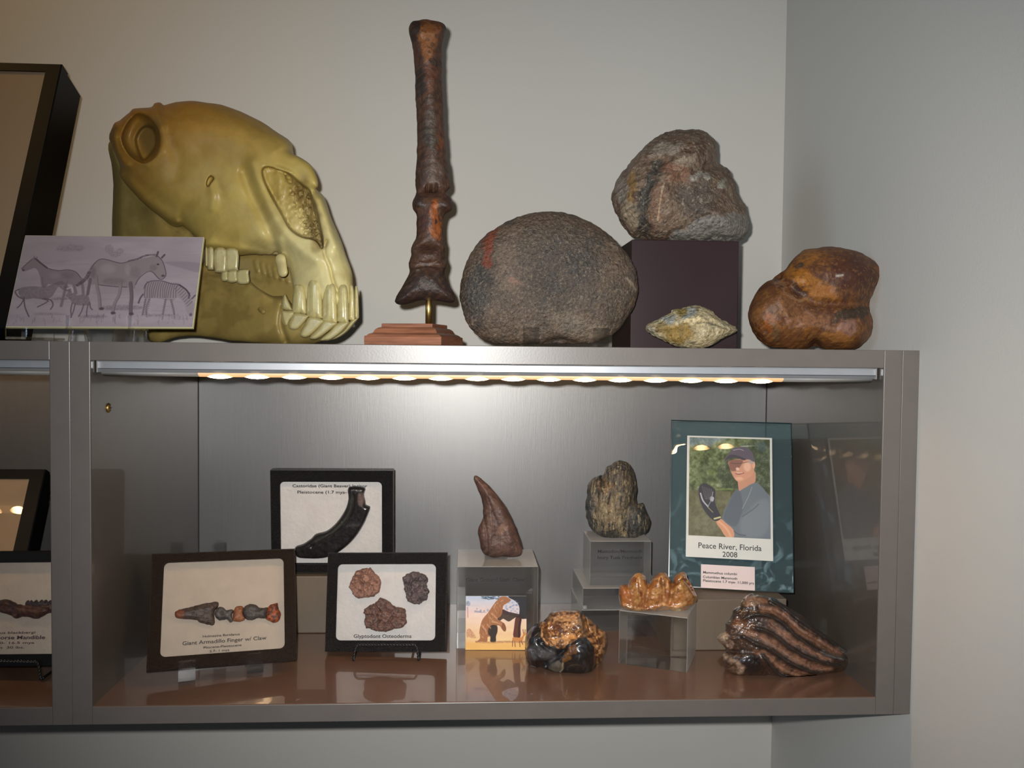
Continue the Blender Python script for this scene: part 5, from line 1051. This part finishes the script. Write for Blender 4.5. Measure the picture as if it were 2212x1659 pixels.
p.poly([(720, 720), (660, 760), (590, 900), (530, 1050), (560, 1120), (680, 1180), (760, 1000), (760, 860)], (84, 94, 104), .7, 6); p.line([(880, 690), (830, 820), (760, 960)], 2.2, (150, 160, 168), .8); p.poly([(820, 1000), (950, 860), (1080, 860), (1100, 1100), (1000, 1300), (760, 1280), (740, 1100)], shl, .5, 14)
p.line([(760, 1060), (900, 960), (960, 900)], 3, (72, 80, 90), .7, soft=4); p.line([(660, 1240), (720, 1280), (800, 1290)], 3, (70, 78, 88), .8, soft=3)
p.poly([(700, 560), (900, 480), (920, 620), (860, 660), (760, 720), (720, 740), (705, 640)], (192, 142, 116), .97)
p.poly([(600, 370), (860, 340), (915, 400), (905, 470), (880, 540), (800, 600), (730, 630), (680, 610), (640, 550), (610, 470)], (200, 148, 122), .98)
p.poly([(600, 370), (760, 360), (740, 430), (700, 480), (650, 500), (610, 480)], (112, 76, 68), .75, 4); p.ell(820, 440, 46, 60, (226, 186, 160), .7, 8); p.ell(720, 590, 50, 22, (226, 178, 150), .6, 6); p.ell(900, 420, 16, 40, (222, 168, 142), .9, 3); p.ell(700, 470, 22, 18, (236, 206, 186), .8, 4)
p.line([(680, 530), (720, 535), (775, 520)], 3, (116, 56, 54), .9); p.line([(690, 522), (760, 518)], 2, (236, 224, 216), .8); p.line([(620, 400), (680, 405), (740, 400), (880, 370)], 2, (70, 60, 62), .8); p.poly([(840, 350), (900, 380), (890, 410), (830, 390)], (170, 158, 150), .8)
p.poly([(600, 280), (640, 220), (720, 195), (820, 210), (880, 260), (905, 340), (900, 380), (840, 350), (760, 355), (660, 310), (600, 330), (560, 370), (540, 380), (550, 330)], (92, 84, 96), .98); p.poly([(545, 370), (600, 300), (680, 300), (800, 345), (770, 362), (680, 330), (600, 345)], (66, 60, 72), .9); p.line([(650, 240), (720, 225), (770, 240)], 3.5, (160, 156, 168), .7)
p.poly([(440, 1110), (500, 1090), (560, 1140), (650, 1220), (655, 1320), (560, 1310), (500, 1220), (455, 1160)], (206, 150, 118), .97); p.line([(470, 1120), (560, 1200), (620, 1300)], 6, (228, 180, 146), .7, soft=6)
p.poly([(235, 700), (290, 650), (360, 680), (430, 740), (425, 880), (470, 1000), (500, 1080), (440, 1120), (370, 1080), (290, 980), (240, 860), (225, 760)], (52, 52, 60), .97); p.line([(250, 780), (280, 870), (340, 940)], 5, (190, 192, 200), .9); p.poly([(375, 815), (415, 830), (400, 880), (365, 860)], (180, 182, 190), .9); p.line([(340, 940), (380, 860), (400, 760)], 2.5, (170, 172, 180), .8)
for i in range(6): p.line([(270+i*22, 690+i*8), (290+i*20, 780), (310+i*12, 850)], 1.8, (112, 112, 120), .8)
p.line([(420, 1090), (490, 1070)], 6, (206, 204, 150), .9); p.line([(340, 950), (400, 1010)], 2.5, (190, 186, 120), .8)
p.build('photograph', fo, ix0, ix1, iz0, iz1, .0004, M_print, 1.05)
MB().box(px0+.001, px1+.0012, -.0001, 0, pz0-.011, pz1).build('clear_sleeve', M_film, fo)
for b_, x0, x1, y, hh in (('Peace River, Florida', 265, 598, 749, 31), ('2008', 392, 470, 789, 29)):
    (u0, v0), (u1, _) = K8b((x0, y), (x1, y)); ptext(b_, fo, mF, u0, u1, v0, hh/2.44, M_ink, y=.0004)
# small label
mW = mF @ Matrix.Translation((0, -.0045, 0)); q = [onplane(mW, *t_) for t_ in K8b((280, 840), (564, 852), (561, 978), (277, 962))]
lx0 = float(q[0][0]+q[3][0])/2; lx1 = float(q[1][0]+q[2][0])/2; lz1 = float(q[0][1]+q[1][1])/2; lz0 = float(q[2][1]+q[3][1])/2
mW2 = mW @ Matrix.Translation(((lx0+lx1)/2, 0, max(lz0, .0004))); lw = lx1-lx0; lh = lz1-lz0
lo = empty('label_card', label='small pinkish white typed label leaning below the photograph', cat='label', mw=mW2)
MB().box(-lw/2, lw/2, 0, .0006, 0, lh).build('card', mat('pinkish_card', lc((216, 198, 196), 1.0), .6), lo)
for b_, x0, x1, y in (('Mammuthus columbi', 290, 468, 880), ('Columbian Mammoth', 289, 470, 904), ('Pleistocene 1.7 mya- 11,000 yrs', 290, 558, 926)):
    (u0, v0), (u1, _) = K8b((x0, y), (x1, y)); ptext(b_, lo, mW2, u0, u1, v0, 5.5, M_ink, y=-.0002, bold=.012)
print('tris', sum(len(o.data.polygons)*2 for o in C.objects if o.type == 'MESH'))
